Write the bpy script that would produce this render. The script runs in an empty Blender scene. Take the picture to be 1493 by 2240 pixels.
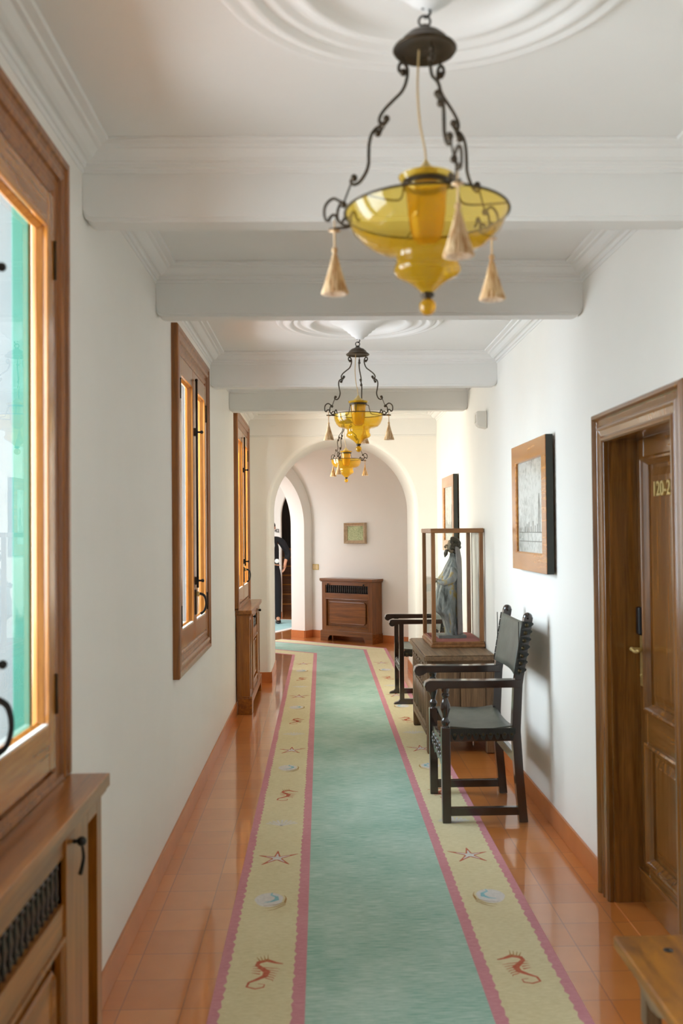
import bpy, math, random
from math import sin, cos, pi, radians as R, sqrt
from mathutils import Vector, Matrix, noise

random.seed(7)
S = bpy.context.scene
C = S.collection

# ------------------------------------------------------------------ camera
FPX, CX, CY = 2050.0, 746.5, 1120.0
cam_d = bpy.data.cameras.new('camera')
cam = bpy.data.objects.new('camera', cam_d); C.objects.link(cam)
S.camera = cam
cam_d.sensor_fit = 'VERTICAL'; cam_d.sensor_height = 36.0; cam_d.sensor_width = 36.0
cam_d.lens = FPX / 2240 * 36.0
d = Vector(((702 - CX) / FPX, -(1161 - CY) / FPX, -1.0)).normalized()
r_ = R(0.52); u = Vector((-sin(r_), cos(r_), 0)); u = (u - d * u.dot(d)).normalized(); xx = d.cross(u)
# rows of M: world axes expressed in camera space
cam.matrix_world = Matrix.Translation((0, 0, 1.55)) @ Matrix((xx, d, u)).to_4x4()
cam_d.clip_start = 0.05
cam_d.dof.use_dof = True; cam_d.dof.focus_distance = 8.5; cam_d.dof.aperture_fstop = 3.2

# ------------------------------------------------------------------ world, light, exposure
S.view_settings.view_transform = 'Standard'; S.view_settings.look = 'None'
S.view_settings.gamma = 1.0; S.view_settings.use_curve_mapping = False
S.view_settings.exposure = 0.86
S.cycles.use_denoising = True
S.cycles.use_adaptive_sampling = True; S.cycles.adaptive_threshold = 0.03
S.cycles.max_bounces = 12; S.cycles.diffuse_bounces = 6; S.cycles.transparent_max_bounces = 24
S.cycles.transmission_bounces = 12; S.cycles.glossy_bounces = 6
S.cycles.caustics_reflective = False; S.cycles.caustics_refractive = False
S.cycles.sample_clamp_indirect = 6.0
W = bpy.data.worlds.new('world'); S.world = W; W.use_nodes = True
wt = W.node_tree; wt.nodes.clear()
wo = wt.nodes.new('ShaderNodeOutputWorld'); wb = wt.nodes.new('ShaderNodeBackground')
wg = wt.nodes.new('ShaderNodeTexCoord'); ws = wt.nodes.new('ShaderNodeSeparateXYZ'); wr = wt.nodes.new('ShaderNodeValToRGB')
wt.links.new(wg.outputs['Generated'], ws.inputs[0]); wt.links.new(ws.outputs['Z'], wr.inputs[0])
wr.color_ramp.elements[0].position = 0.0; wr.color_ramp.elements[0].color = (0.60, 0.62, 0.60, 1)
wr.color_ramp.elements[1].position = 0.35; wr.color_ramp.elements[1].color = (0.86, 0.93, 1.0, 1)
wt.links.new(wr.outputs[0], wb.inputs[0]); wb.inputs[1].default_value = 2.4
wt.links.new(wb.outputs[0], wo.inputs[0])


def area(name, loc, rot, sx, sy, power, color=(1, 1, 1), portal=False):
    l = bpy.data.lights.new(name, 'AREA'); l.shape = 'RECTANGLE'; l.size = sx; l.size_y = sy
    l.energy = power; l.color = color
    if portal:
        l.cycles.is_portal = True
    o = bpy.data.objects.new(name, l); C.objects.link(o); o.location = loc; o.rotation_euler = rot
    return o


# daylight: soft panels of sky standing outside each window, shining in (+X); the first is fill added behind the camera
for yc, pw, colr in ((-1.34, 90, (0.80, 0.90, 1.0)), (1.98, 88, (0.80, 0.90, 1.0)), (5.30, 100, (0.78, 0.88, 1.0)), (8.62, 150, (1.0, 0.94, 0.84))):
    area('window_daylight', (-1.75, yc, 1.95), (0, R(-90), 0), 1.9, 1.7, pw, colr)
area('hall_daylight', (-3.0, 11.6, 1.6), (R(90), 0, R(-50)), 1.6, 1.6, 38, (0.95, 0.96, 1.0))
area('landing_daylight', (-2.85, 15.6, 1.7), (0, R(-90), 0), 1.5, 1.6, 9, (0.92, 0.96, 1.0))


# ------------------------------------------------------------------ materials
def srgb(r, g, b):
    f = lambda c: (c / 255) / 12.92 if c / 255 <= 0.04045 else ((c / 255 + 0.055) / 1.055) ** 2.4
    return (f(r), f(g), f(b), 1)


def newmat(name):
    m = bpy.data.materials.new(name); m.use_nodes = True
    nt = m.node_tree
    return m, nt, nt.nodes['Principled BSDF']


def coords(nt, scale=(1, 1, 1), kind='Object'):
    tc = nt.nodes.new('ShaderNodeTexCoord'); mp = nt.nodes.new('ShaderNodeMapping')
    mp.inputs['Scale'].default_value = scale
    nt.links.new(tc.outputs[kind], mp.inputs[0])
    return mp.outputs[0]


def ramp(nt, fac, stops):
    r = nt.nodes.new('ShaderNodeValToRGB'); e = r.color_ramp.elements
    while len(e) < len(stops): e.new(0.5)
    for el, (p, c) in zip(e, stops):
        el.position = p; el.color = c
    nt.links.new(fac, r.inputs[0])
    return r.outputs[0]


def nz(nt, vec, scale=5, detail=4, rough=0.6, dist=0.0):
    n = nt.nodes.new('ShaderNodeTexNoise')
    n.inputs['Scale'].default_value = scale; n.inputs['Detail'].default_value = detail
    n.inputs['Roughness'].default_value = rough; n.inputs['Distortion'].default_value = dist
    nt.links.new(vec, n.inputs['Vector'])
    return n.outputs['Fac']


def bump(nt, b, h, strength=0.2, dist=0.01):
    bn = nt.nodes.new('ShaderNodeBump'); bn.inputs['Strength'].default_value = strength
    bn.inputs['Distance'].default_value = dist
    nt.links.new(h, bn.inputs['Height']); nt.links.new(bn.outputs[0], b.inputs['Normal'])


def plain(name, c, rough=0.6, metal=0.0, var=0.06, scale=12, bmp=0.0, coat=0.0, spec=0.5, bscale=None):
    m, nt, b = newmat(name)
    v = coords(nt)
    n = nz(nt, v, scale, 5)
    lo = tuple(max(0, x * (1 - var)) for x in c[:3]) + (1,); hi = tuple(min(1, x * (1 + var)) for x in c[:3]) + (1,)
    nt.links.new(ramp(nt, n, [(0.3, lo), (0.7, hi)]), b.inputs['Base Color'])
    b.inputs['Roughness'].default_value = rough; b.inputs['Metallic'].default_value = metal
    b.inputs['Coat Weight'].default_value = coat; b.inputs['Coat Roughness'].default_value = 0.12
    b.inputs['Specular IOR Level'].default_value = spec
    if bmp:
        bump(nt, b, nz(nt, v, bscale or scale * 4, 6), bmp, 0.004)
    return m


def wood(name, dark, light, axis='z', rough=0.35, coat=0.35, fine=1.0):
    m, nt, b = newmat(name)
    sc = {'x': (1.2, 22, 22), 'y': (22, 1.2, 22), 'z': (22, 22, 1.2)}[axis]
    v = coords(nt, tuple(s * fine for s in sc))
    n = nz(nt, v, 1.6, 6, 0.62, 0.6)
    v2 = coords(nt, tuple(s * 4 * fine for s in sc))
    n2 = nz(nt, v2, 2.0, 4, 0.7)
    mx = nt.nodes.new('ShaderNodeMath'); mx.operation = 'MULTIPLY_ADD'
    nt.links.new(n2, mx.inputs[0]); mx.inputs[1].default_value = 0.35; nt.links.new(n, mx.inputs[2])
    mid = tuple((a + c) / 2 for a, c in zip(dark, light))
    nt.links.new(ramp(nt, mx.outputs[0], [(0.45, dark), (0.68, mid), (0.9, light)]), b.inputs['Base Color'])
    b.inputs['Roughness'].default_value = rough
    b.inputs['Coat Weight'].default_value = coat; b.inputs['Coat Roughness'].default_value = 0.15
    bump(nt, b, n2, 0.015, 0.002)
    return m


M = {}
M['wall'] = plain('white_plaster', srgb(236, 233, 227), 0.85, var=0.012, scale=3, bmp=0.12, spec=0.2, bscale=120)
M['ceil'] = plain('ceiling_plaster', srgb(232, 231, 228), 0.85, var=0.01, scale=3, bmp=0.05, spec=0.2, bscale=90)
for ax in 'xyz':
    M['casing_' + ax] = wood('casing_pine_' + ax, srgb(104, 56, 10), srgb(174, 106, 34), ax, 0.3, 0.35)
    M['honey_' + ax] = wood('varnished_pine_' + ax, srgb(146, 84, 22), srgb(204, 136, 58), ax, 0.25, 0.8)
    M['door_' + ax] = wood('door_walnut_' + ax, srgb(88, 52, 14), srgb(150, 98, 40), ax, 0.25, 0.8)
    M['cab_' + ax] = wood('cabinet_cherry_' + ax, srgb(86, 46, 12), srgb(138, 82, 32), ax, 0.3, 0.4)
    M['case_' + ax] = wood('case_oak_' + ax, srgb(112, 70, 34), srgb(158, 108, 62), ax, 0.4, 0.15)
    M['chest_' + ax] = wood('old_oak_' + ax, srgb(70, 50, 32), srgb(138, 108, 76), ax, 0.5, 0.05)
M['dark'] = wood('dark_oak', srgb(20, 13, 11), srgb(46, 28, 22), 'z', 0.22, 1.0)
M['leather'] = plain('worn_leather', srgb(86, 88, 80), 0.38, var=0.3, scale=9, bmp=0.25, bscale=60)
M['leather_edge'] = plain('dark_leather_edge', srgb(34, 38, 36), 0.4, var=0.3, scale=20, bmp=0.2)
M['nail'] = plain('bronze_nail', srgb(70, 60, 40), 0.35, 0.8)
M['bronze'] = plain('dark_bronze', srgb(62, 50, 34), 0.42, 0.55, var=0.3, scale=30)
M['iron'] = plain('black_iron', srgb(30, 27, 24), 0.4, 0.4, var=0.2)
M['brass'] = plain('aged_brass', srgb(206, 180, 116), 0.35, 0.45, var=0.12, scale=30)
M['black'] = plain('black_plastic', srgb(18, 20, 26), 0.35)
M['void'] = plain('dark_interior', srgb(14, 11, 9), 0.9)
M['reveal'] = plain('dimming_grey', srgb(112, 120, 122), 0.6, var=0.05)  # grey of the added linings, chosen to dim the overbright window reveals
M['teal'] = plain('teal_paint', srgb(34, 112, 96), 0.5, var=0.08)
M['white'] = plain('white_plastic', srgb(225, 220, 210), 0.45, var=0.02)
M['cream'] = plain('cream_plastic', srgb(222, 196, 150), 0.4, var=0.04)
M['blackframe'] = plain('dark_green_edge', srgb(48, 52, 46), 0.5)
M['cord'] = plain('gold_cord', srgb(190, 160, 110), 0.6)


def tassel_mat():
    m, nt, b = newmat('silk_tassel')
    v = coords(nt, (130, 130, 6)); n = nz(nt, v, 1.0, 3)
    nt.links.new(ramp(nt, n, [(0.35, srgb(176, 122, 58)), (0.65, srgb(236, 208, 164))]), b.inputs['Base Color'])
    b.inputs['Roughness'].default_value = 0.6; b.inputs['Sheen Weight'].default_value = 0.4
    b.inputs['Subsurface Weight'].default_value = 0.0
    bump(nt, b, n, 0.5, 0.004)
    return m


M['tassel'] = tassel_mat()


def two_sided_fresnel(nt, ior):
    """reflectance of a thin sheet, the same from either side of its single face"""
    g = nt.nodes.new('ShaderNodeNewGeometry'); e = nt.nodes.new('ShaderNodeMath'); e.operation = 'MULTIPLY_ADD'
    nt.links.new(g.outputs['Backfacing'], e.inputs[0]); e.inputs[1].default_value = -2.0; e.inputs[2].default_value = 1.0
    p = nt.nodes.new('ShaderNodeMath'); p.operation = 'POWER'; p.inputs[0].default_value = ior
    nt.links.new(e.outputs[0], p.inputs[1])
    fr = nt.nodes.new('ShaderNodeFresnel'); nt.links.new(p.outputs[0], fr.inputs['IOR'])
    return fr


def amber(name, layer, body, k):
    """thin coloured blown glass: tinted see-through, a little translucent body colour, clear-coat reflection"""
    m, nt, b = newmat(name)
    nt.nodes.remove(b)
    out = nt.nodes['Material Output']
    t = nt.nodes.new('ShaderNodeBsdfTransparent')
    # light crossing the wall of the glass at a slant passes through more colour
    lw = nt.nodes.new('ShaderNodeLayerWeight'); lw.inputs['Blend'].default_value = 0.35
    nt.links.new(ramp(nt, lw.outputs['Facing'], [(0.0, layer), (0.75, tuple(c ** 1.8 for c in layer[:3]) + (1,)), (1.0, tuple(c ** 4 * 0.6 for c in layer[:3]) + (1,))]), t.inputs['Color'])
    gl = nt.nodes.new('ShaderNodeBsdfGlossy'); gl.inputs['Roughness'].default_value = 0.05
    fr = two_sided_fresnel(nt, 1.45)
    tr = nt.nodes.new('ShaderNodeBsdfTranslucent'); tr.inputs['Color'].default_value = body
    df = nt.nodes.new('ShaderNodeBsdfDiffuse'); df.inputs['Color'].default_value = body
    m0 = nt.nodes.new('ShaderNodeMixShader'); m0.inputs[0].default_value = 0.35
    nt.links.new(tr.outputs[0], m0.inputs[1]); nt.links.new(df.outputs[0], m0.inputs[2])
    m1 = nt.nodes.new('ShaderNodeMixShader'); m1.inputs[0].default_value = k
    nt.links.new(t.outputs[0], m1.inputs[1]); nt.links.new(m0.outputs[0], m1.inputs[2])
    m2 = nt.nodes.new('ShaderNodeMixShader'); nt.links.new(fr.outputs[0], m2.inputs[0])
    nt.links.new(m1.outputs[0], m2.inputs[1]); nt.links.new(gl.outputs[0], m2.inputs[2])
    nt.links.new(m2.outputs[0], out.inputs['Surface'])
    return m


M['amber'] = amber('amber_glass', (0.93, 0.76, 0.21, 1), (0.86, 0.58, 0.05, 1), 0.22)
M['amber_deep'] = amber('deep_amber_glass', (0.90, 0.70, 0.17, 1), (0.86, 0.56, 0.05, 1), 0.32)


def pane(name, tint=(1, 1, 1, 1), ior=1.5, ro=0.0):
    m, nt, b = newmat(name)
    nt.nodes.remove(b)
    out = nt.nodes['Material Output']
    t = nt.nodes.new('ShaderNodeBsdfTransparent'); t.inputs['Color'].default_value = tint
    gl = nt.nodes.new('ShaderNodeBsdfGlossy'); gl.inputs['Roughness'].default_value = ro
    fr = two_sided_fresnel(nt, ior)
    mx = nt.nodes.new('ShaderNodeMixShader')
    nt.links.new(fr.outputs[0], mx.inputs[0]); nt.links.new(t.outputs[0], mx.inputs[1]); nt.links.new(gl.outputs[0], mx.inputs[2])
    nt.links.new(mx.outputs[0], out.inputs['Surface'])
    return m


M['pane'] = pane('window_glass', (0.93, 0.98, 0.97, 1), 1.8)
M['picglass'] = pane('picture_glass', (0.98, 0.98, 0.98, 1), 1.3, 0.1)
M['caseglass'] = pane('case_glass', (0.97, 0.99, 0.98, 1))


def tile_mat():
    m, nt, b = newmat('terracotta_tiles')
    tc = nt.nodes.new('ShaderNodeTexCoord'); mp = nt.nodes.new('ShaderNodeMapping')
    mp.inputs['Location'].default_value = (0.466, -0.09, 0)
    nt.links.new(tc.outputs['Object'], mp.inputs[0])
    br = nt.nodes.new('ShaderNodeTexBrick'); br.offset = 0.0; br.squash = 1.0
    br.inputs['Scale'].default_value = 1.0; br.inputs['Brick Width'].default_value = 0.2
    br.inputs['Row Height'].default_value = 0.2; br.inputs['Mortar Size'].default_value = 0.0022
    br.inputs['Mortar Smooth'].default_value = 0.3; br.inputs['Bias'].default_value = 0.0
    br.inputs['Color1'].default_value = srgb(200, 120, 54); br.inputs['Color2'].default_value = srgb(214, 136, 68)
    br.inputs['Mortar'].default_value = srgb(160, 100, 62)
    nt.links.new(mp.outputs[0], br.inputs['Vector'])
    n = nz(nt, mp.outputs[0], 9, 5)
    mx = nt.nodes.new('ShaderNodeMix'); mx.data_type = 'RGBA'; mx.blend_type = 'MULTIPLY'; mx.inputs[0].default_value = 0.5
    nt.links.new(br.outputs['Color'], mx.inputs[6])
    nt.links.new(ramp(nt, n, [(0.3, (0.82, 0.78, 0.74, 1)), (0.7, (1, 1, 1, 1))]), mx.inputs[7])
    nt.links.new(mx.outputs[2], b.inputs['Base Color'])
    b.inputs['Roughness'].default_value = 0.28
    b.inputs['Coat Weight'].default_value = 1.0; b.inputs['Coat Roughness'].default_value = 0.07; b.inputs['Coat IOR'].default_value = 1.5
    inv = nt.nodes.new('ShaderNodeMath'); inv.operation = 'SUBTRACT'; inv.inputs[0].default_value = 1
    nt.links.new(br.outputs['Fac'], inv.inputs[1])
    n2 = nz(nt, mp.outputs[0], 3.0, 2)
    ad = nt.nodes.new('ShaderNodeMath'); ad.operation = 'MULTIPLY_ADD'; nt.links.new(n2, ad.inputs[0]); ad.inputs[1].default_value = 0.8
    nt.links.new(inv.outputs[0], ad.inputs[2])
    bump(nt, b, ad.outputs[0], 0.25, 0.002)
    return m


M['tile'] = tile_mat()
M['skirt'] = plain('terracotta_skirting', srgb(192, 118, 66), 0.35, var=0.1, scale=5, coat=0.3)


def cloth(name, c1, c2, sx, sy, rough=0.95, mid=0.5):
    m, nt, b = newmat(name)
    v = coords(nt, (sx, sy, 1)); n = nz(nt, v, 1.0, 5, 0.75)
    v2 = coords(nt, (1, 1, 1)); n2 = nz(nt, v2, 2.5, 2)
    ad = nt.nodes.new('ShaderNodeMath'); ad.operation = 'MULTIPLY_ADD'; nt.links.new(n2, ad.inputs[0]); ad.inputs[1].default_value = 0.25
    nt.links.new(n, ad.inputs[2])
    nt.links.new(ramp(nt, ad.outputs[0], [(0.48, c1), (0.76, c2)]), b.inputs['Base Color'])
    b.inputs['Roughness'].default_value = rough; b.inputs['Specular IOR Level'].default_value = 0.15
    bump(nt, b, n, 0.3, 0.003)
    return m


M['rug_teal'] = cloth('rug_teal_weave', srgb(124, 172, 154), srgb(200, 218, 206), 12, 230)
M['rug_yellow'] = cloth('rug_straw_weave', srgb(212, 200, 158), srgb(228, 218, 182), 30, 120)
M['rug_pink'] = cloth('rug_rose_weave', srgb(198, 132, 142), srgb(214, 156, 162), 30, 120)
M['rug_coral'] = cloth('rug_coral_thread', srgb(184, 96, 70), srgb(204, 124, 100), 60, 60)
M['rug_white'] = cloth('rug_white_thread', srgb(206, 202, 198), srgb(226, 222, 216), 60, 60)
M['rug_blue'] = cloth('rug_blue_thread', srgb(120, 180, 190), srgb(170, 205, 210), 60, 60)
M['rug_pale'] = cloth('rug_pale_blue_weave', srgb(140, 180, 182), srgb(180, 208, 206), 30, 120)
M['rug_tan'] = cloth('rug_tan_thread', srgb(170, 130, 80), srgb(190, 156, 104), 60, 60)


def paper(name, base, ink, sc, lo=0.55, hi=0.75):
    m, nt, b = newmat(name)
    v = coords(nt); n = nz(nt, v, sc, 6, 0.7, 1.0)
    n2 = nz(nt, v, 3.0, 2)
    ad = nt.nodes.new('ShaderNodeMath'); ad.operation = 'MULTIPLY_ADD'; nt.links.new(n2, ad.inputs[0]); ad.inputs[1].default_value = 0.5
    ad.inputs[2].default_value = 0; nt.links.new(n, ad.inputs[2])
    nt.links.new(ramp(nt, ad.outputs[0], [(lo, base), (hi, ink)]), b.inputs['Base Color'])
    b.inputs['Roughness'].default_value = 0.7
    return m


M['print'] = paper('engraved_print', srgb(208, 209, 202), srgb(132, 136, 126), 22, 0.66, 0.96)
M['greenprint'] = paper('green_toned_print', srgb(196, 204, 158), srgb(110, 124, 84), 60, 0.66, 0.95)
M['ink'] = plain('grey_ink', srgb(110, 112, 104), 0.8)


def statue_mat():
    m, nt, b = newmat('aged_polychrome')
    v = coords(nt, (1, 1, 0.45)); n = nz(nt, v, 9, 5, 0.6, 1.5)
    nt.links.new(ramp(nt, n, [(0.30, srgb(52, 52, 46)), (0.44, srgb(118, 122, 120)), (0.56, srgb(152, 154, 152)), (0.62, srgb(176, 152, 88)), (0.74, srgb(116, 92, 60))]), b.inputs['Base Color'])
    b.inputs['Roughness'].default_value = 0.5
    bump(nt, b, nz(nt, v, 40, 4), 0.4, 0.004)
    return m


M['statue'] = statue_mat()
M['cloak'] = plain('grey_cloak_paint', srgb(150, 146, 146), 0.6, var=0.15, scale=14, bmp=0.3)
M['st_hair'] = plain('dark_carved_hair', srgb(66, 58, 44), 0.6, var=0.4, scale=60, bmp=0.8, bscale=90)
M['st_skin'] = plain('painted_wood_skin', srgb(150, 134, 112), 0.5, var=0.3, scale=30)
M['slate'] = plain('slate_plinth', srgb(108, 110, 106), 0.6, var=0.15, scale=20)
M['skin'] = plain('skin', srgb(205, 150, 118), 0.5, var=0.05)
M['hair'] = plain('dark_brown_hair', srgb(34, 24, 18), 0.5, var=0.3, scale=80)
M['suit'] = plain('black_suit_cloth', srgb(18, 18, 22), 0.85, var=0.1, scale=60)
M['shirt'] = plain('white_shirt_cloth', srgb(235, 235, 240), 0.8, var=0.02)
M['shoe'] = plain('black_shoe_leather', srgb(14, 14, 15), 0.25)
M['petal'] = plain('white_petal', srgb(235, 240, 235), 0.6)
M['red'] = plain('red_felt', srgb(150, 78, 70), 0.9)


def stain_wood():
    m, nt, b = newmat('stained_rustic_wood')
    v = coords(nt, (5, 1.2, 5)); n = nz(nt, v, 3.0, 6, 0.6, 0.8)
    v2 = coords(nt); n2 = nz(nt, v2, 7, 3)
    nt.links.new(ramp(nt, n, [(0.3, srgb(88, 48, 4)), (0.6, srgb(146, 90, 10)), (0.8, srgb(166, 106, 22))]), b.inputs['Base Color'])
    b.inputs['Roughness'].default_value = 0.4; b.inputs['Coat Weight'].default_value = 0.15
    bump(nt, b, n2, 0.1, 0.003)
    return m


M['rustic'] = stain_wood()


# ------------------------------------------------------------------ mesh builder
class MB:
    def __init__(s):
        s.v = []; s.f = []; s.m = []; s.sm = []; s.cur = 0; s.T = None

    def add(s, vs, fs, smooth=False):
        o = len(s.v)
        for p in vs:
            p = Vector(p)
            s.v.append(s.T @ p if s.T else p)
        for f in fs:
            s.f.append([i + o for i in f]); s.m.append(s.cur); s.sm.append(smooth)

    def box(s, x0, x1, y0, y1, z0, z1):
        x0, x1 = min(x0, x1), max(x0, x1); y0, y1 = min(y0, y1), max(y0, y1); z0, z1 = min(z0, z1), max(z0, z1)
        s.add([(x0, y0, z0), (x1, y0, z0), (x1, y1, z0), (x0, y1, z0), (x0, y0, z1), (x1, y0, z1), (x1, y1, z1), (x0, y1, z1)],
              [(3, 2, 1, 0), (4, 5, 6, 7), (0, 1, 5, 4), (1, 2, 6, 5), (2, 3, 7, 6), (3, 0, 4, 7)])

    def bar(s, a, b, w, h, up=(0, 0, 1), taper=1.0):
        a = Vector(a); b = Vector(b); t = (b - a).normalized(); upv = Vector(up)
        if abs(t.dot(upv)) > 0.98: upv = Vector((1, 0, 0))
        sd = t.cross(upv).normalized(); upv = sd.cross(t).normalized()
        vs = []
        for p, k in ((a, 1), (b, taper)):
            for i, j in ((-1, -1), (1, -1), (1, 1), (-1, 1)):
                vs.append(p + sd * (i * w / 2 * k) + upv * (j * h / 2 * k))
        s.add(vs, [(0, 1, 2, 3), (7, 6, 5, 4), (0, 4, 5, 1), (1, 5, 6, 2), (2, 6, 7, 3), (3, 7, 4, 0)])

    def prism(s, pts, axis, a, b, smooth=False):
        """extrude 2D polygon along axis; pts are the two other coords in order"""
        def mk(p, t):
            return {'x': (t, p[0], p[1]), 'y': (p[0], t, p[1]), 'z': (p[0], p[1], t)}[axis]
        n = len(pts)
        vs = [mk(p, a) for p in pts] + [mk(p, b) for p in pts]
        s.add(vs, [tuple(range(n - 1, -1, -1)), tuple(range(n, 2 * n))])
        o = len(s.v) - 2 * n
        for i in range(n):
            s.f.append([o + i, o + (i + 1) % n, o + n + (i + 1) % n, o + n + i]); s.m.append(s.cur); s.sm.append(smooth)

    def lathe(s, prof, n=32, c=(0, 0, 0), ridge=0, amp=0.0, sy=1.0, close=False):
        vs = []; fs = []
        for (r, z) in prof:
            for i in range(n):
                a = 2 * pi * i / n
                rr = r * (1 + amp * cos(ridge * a)) if ridge else r
                vs.append((c[0] + rr * cos(a), c[1] + rr * sin(a) * sy, c[2] + z))
        for k in range(len(prof) - 1):
            for i in range(n):
                j = (i + 1) % n
                fs.append((k * n + i, k * n + j, (k + 1) * n + j, (k + 1) * n + i))
        if close:
            fs.append(tuple(range(n - 1, -1, -1))); L = (len(prof) - 1) * n
            fs.append(tuple(range(L, L + n)))
        s.add(vs, fs, True)

    def tube(s, pts, rad, n=8, smooth_path=0, cap=True):
        pts = [Vector(p) for p in pts]
        if smooth_path:
            q = []
            P = [pts[0]] + pts + [pts[-1]]
            for i in range(1, len(P) - 2):
                for k in range(smooth_path):
                    t = k / smooth_path; p0, p1, p2, p3 = P[i - 1], P[i], P[i + 1], P[i + 2]
                    q.append(0.5 * ((2 * p1) + (-p0 + p2) * t + (2 * p0 - 5 * p1 + 4 * p2 - p3) * t * t + (-p0 + 3 * p1 - 3 * p2 + p3) * t ** 3))
            q.append(pts[-1])
            if not isinstance(rad, (int, float)):
                nr = []
                m = len(pts) - 1
                for i in range(len(q)):
                    t = i / (len(q) - 1) * m; a = min(int(t), m - 1)
                    nr.append(rad[a] + (rad[a + 1] - rad[a]) * (t - a))
                rad = nr
            pts = q
        m = len(pts)
        rr = [rad] * m if isinstance(rad, (int, float)) else rad
        vs = []; prev = None
        for i, p in enumerate(pts):
            t = (pts[min(i + 1, m - 1)] - pts[max(i - 1, 0)])
            t = t.normalized() if t.length > 1e-9 else Vector((0, 0, 1))
            if prev is None:
                prev = t.orthogonal().normalized()
            prev = (prev - t * prev.dot(t)).normalized(); b = t.cross(prev)
            for k in range(n):
                a = 2 * pi * k / n
                vs.append(p + prev * cos(a) * rr[i] + b * sin(a) * rr[i])
        fs = []
        for i in range(m - 1):
            for k in range(n):
                j = (k + 1) % n
                fs.append((i * n + k, i * n + j, (i + 1) * n + j, (i + 1) * n + k))
        if cap:
            fs.append(tuple(range(n - 1, -1, -1))); fs.append(tuple(range((m - 1) * n, m * n)))
        s.add(vs, fs, True)

    def ball(s, c, r, n=12, sc=(1, 1, 1)):
        prof = [(r * sin(pi * k / n) + 1e-5, -r * cos(pi * k / n)) for k in range(n + 1)]
        o = len(s.v)
        s.lathe(prof, n * 2)
        for i in range(o, len(s.v)):
            p = s.v[i]
            if s.T:
                pass
            s.v[i] = Vector((p.x * sc[0] + c[0], p.y * sc[1] + c[1], p.z * sc[2] + c[2]))

    def sweep_rect(s, a0, a1, b0, b1, prof, mk, open_bottom=False, closed=True):
        """profile [(inset, height)] swept round the rectangle a0..a1 x b0..b1; mk(a,b,h)->xyz"""
        rings = []
        for (dd, h) in prof:
            if open_bottom:
                rings.append([(a0 + dd, b0, h), (a0 + dd, b1 - dd, h), (a1 - dd, b1 - dd, h), (a1 - dd, b0, h)])
            else:
                rings.append([(a0 + dd, b0 + dd, h), (a0 + dd, b1 - dd, h), (a1 - dd, b1 - dd, h), (a1 - dd, b0 + dd, h)])
        vs = [mk(*p) for r in rings for p in r]
        fs = []; n = len(prof)
        for k in range(n if closed else n - 1):
            k2 = (k + 1) % n
            for i in range(3 if open_bottom else 4):
                j = (i + 1) % 4
                fs.append((k * 4 + i, k * 4 + j, k2 * 4 + j, k2 * 4 + i))
        if open_bottom and closed:
            fs.append(tuple(k * 4 for k in range(n))); fs.append(tuple(k * 4 + 3 for k in range(n - 1, -1, -1)))
        s.add(vs, fs)

    def build(s, name, mats, parent=None, loc=None, rotz=0, bevel=0.0, seg=2, auto=None, solid=0.0):
        me = bpy.data.meshes.new(name)
        me.from_pydata([tuple(p) for p in s.v], [], s.f)
        if not isinstance(mats, (list, tuple)): mats = [mats]
        for m in mats: me.materials.append(m)
        for p, mi, sm in zip(me.polygons, s.m, s.sm):
            p.material_index = mi; p.use_smooth = sm
        me.update()
        import bmesh
        bm = bmesh.new(); bm.from_mesh(me)
        bmesh.ops.recalc_face_normals(bm, faces=bm.faces)
        bm.to_mesh(me); bm.free()
        o = bpy.data.objects.new(name, me); C.objects.link(o)
        if parent is not None: o.parent = parent
        if loc: o.location = loc
        o.rotation_euler = (0, 0, rotz)
        if solid:
            md = o.modifiers.new('solidify', 'SOLIDIFY'); md.thickness = solid; md.offset = 0
        if bevel:
            md = o.modifiers.new('bevel', 'BEVEL'); md.width = bevel; md.segments = seg
            md.limit_method = 'ANGLE'; md.angle_limit = R(40); md.harden_normals = False
        return o


def thing(name, label, cat, loc=(0, 0, 0), rotz=0, group=None):
    o = bpy.data.objects.new(name, None); C.objects.link(o); o.empty_display_size = 0.1
    o.location = loc; o.rotation_euler = (0, 0, rotz)
    o['label'] = label; o['category'] = cat
    if group: o['group'] = group
    return o


def tag(o, label, cat, group=None):
    o['label'] = label; o['category'] = cat
    if group: o['group'] = group
    return o


def struct(o):
    o['kind'] = 'structure'; return o


def sroot(name, loc=(0, 0, 0), rotz=0):
    o = bpy.data.objects.new(name, None); C.objects.link(o); o.location = loc; o.rotation_euler = (0, 0, rotz)
    o['kind'] = 'structure'; return o


def dup(o, parent=None):
    c = o.copy(); C.objects.link(c)
    if parent is not None: c.parent = parent
    for ch in list(o.children):
        dup(ch, c)
    return c


def text_mesh(name, txt, size, ext, mat, parent, mtx):
    cu = bpy.data.curves.new(name, 'FONT'); cu.body = txt; cu.size = size; cu.extrude = ext; cu.bevel_depth = size * 0.012
    cu.align_x = 'CENTER'; cu.align_y = 'CENTER'
    tmp = bpy.data.objects.new(name + '_tmp', cu); C.objects.link(tmp)
    dg = bpy.context.evaluated_depsgraph_get()
    me = bpy.data.meshes.new_from_object(tmp.evaluated_get(dg))
    bpy.data.objects.remove(tmp)
    me.transform(mtx); me.materials.clear(); me.materials.append(mat)
    o = bpy.data.objects.new(name, me); C.objects.link(o)
    if parent: o.parent = parent
    return o


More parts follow.
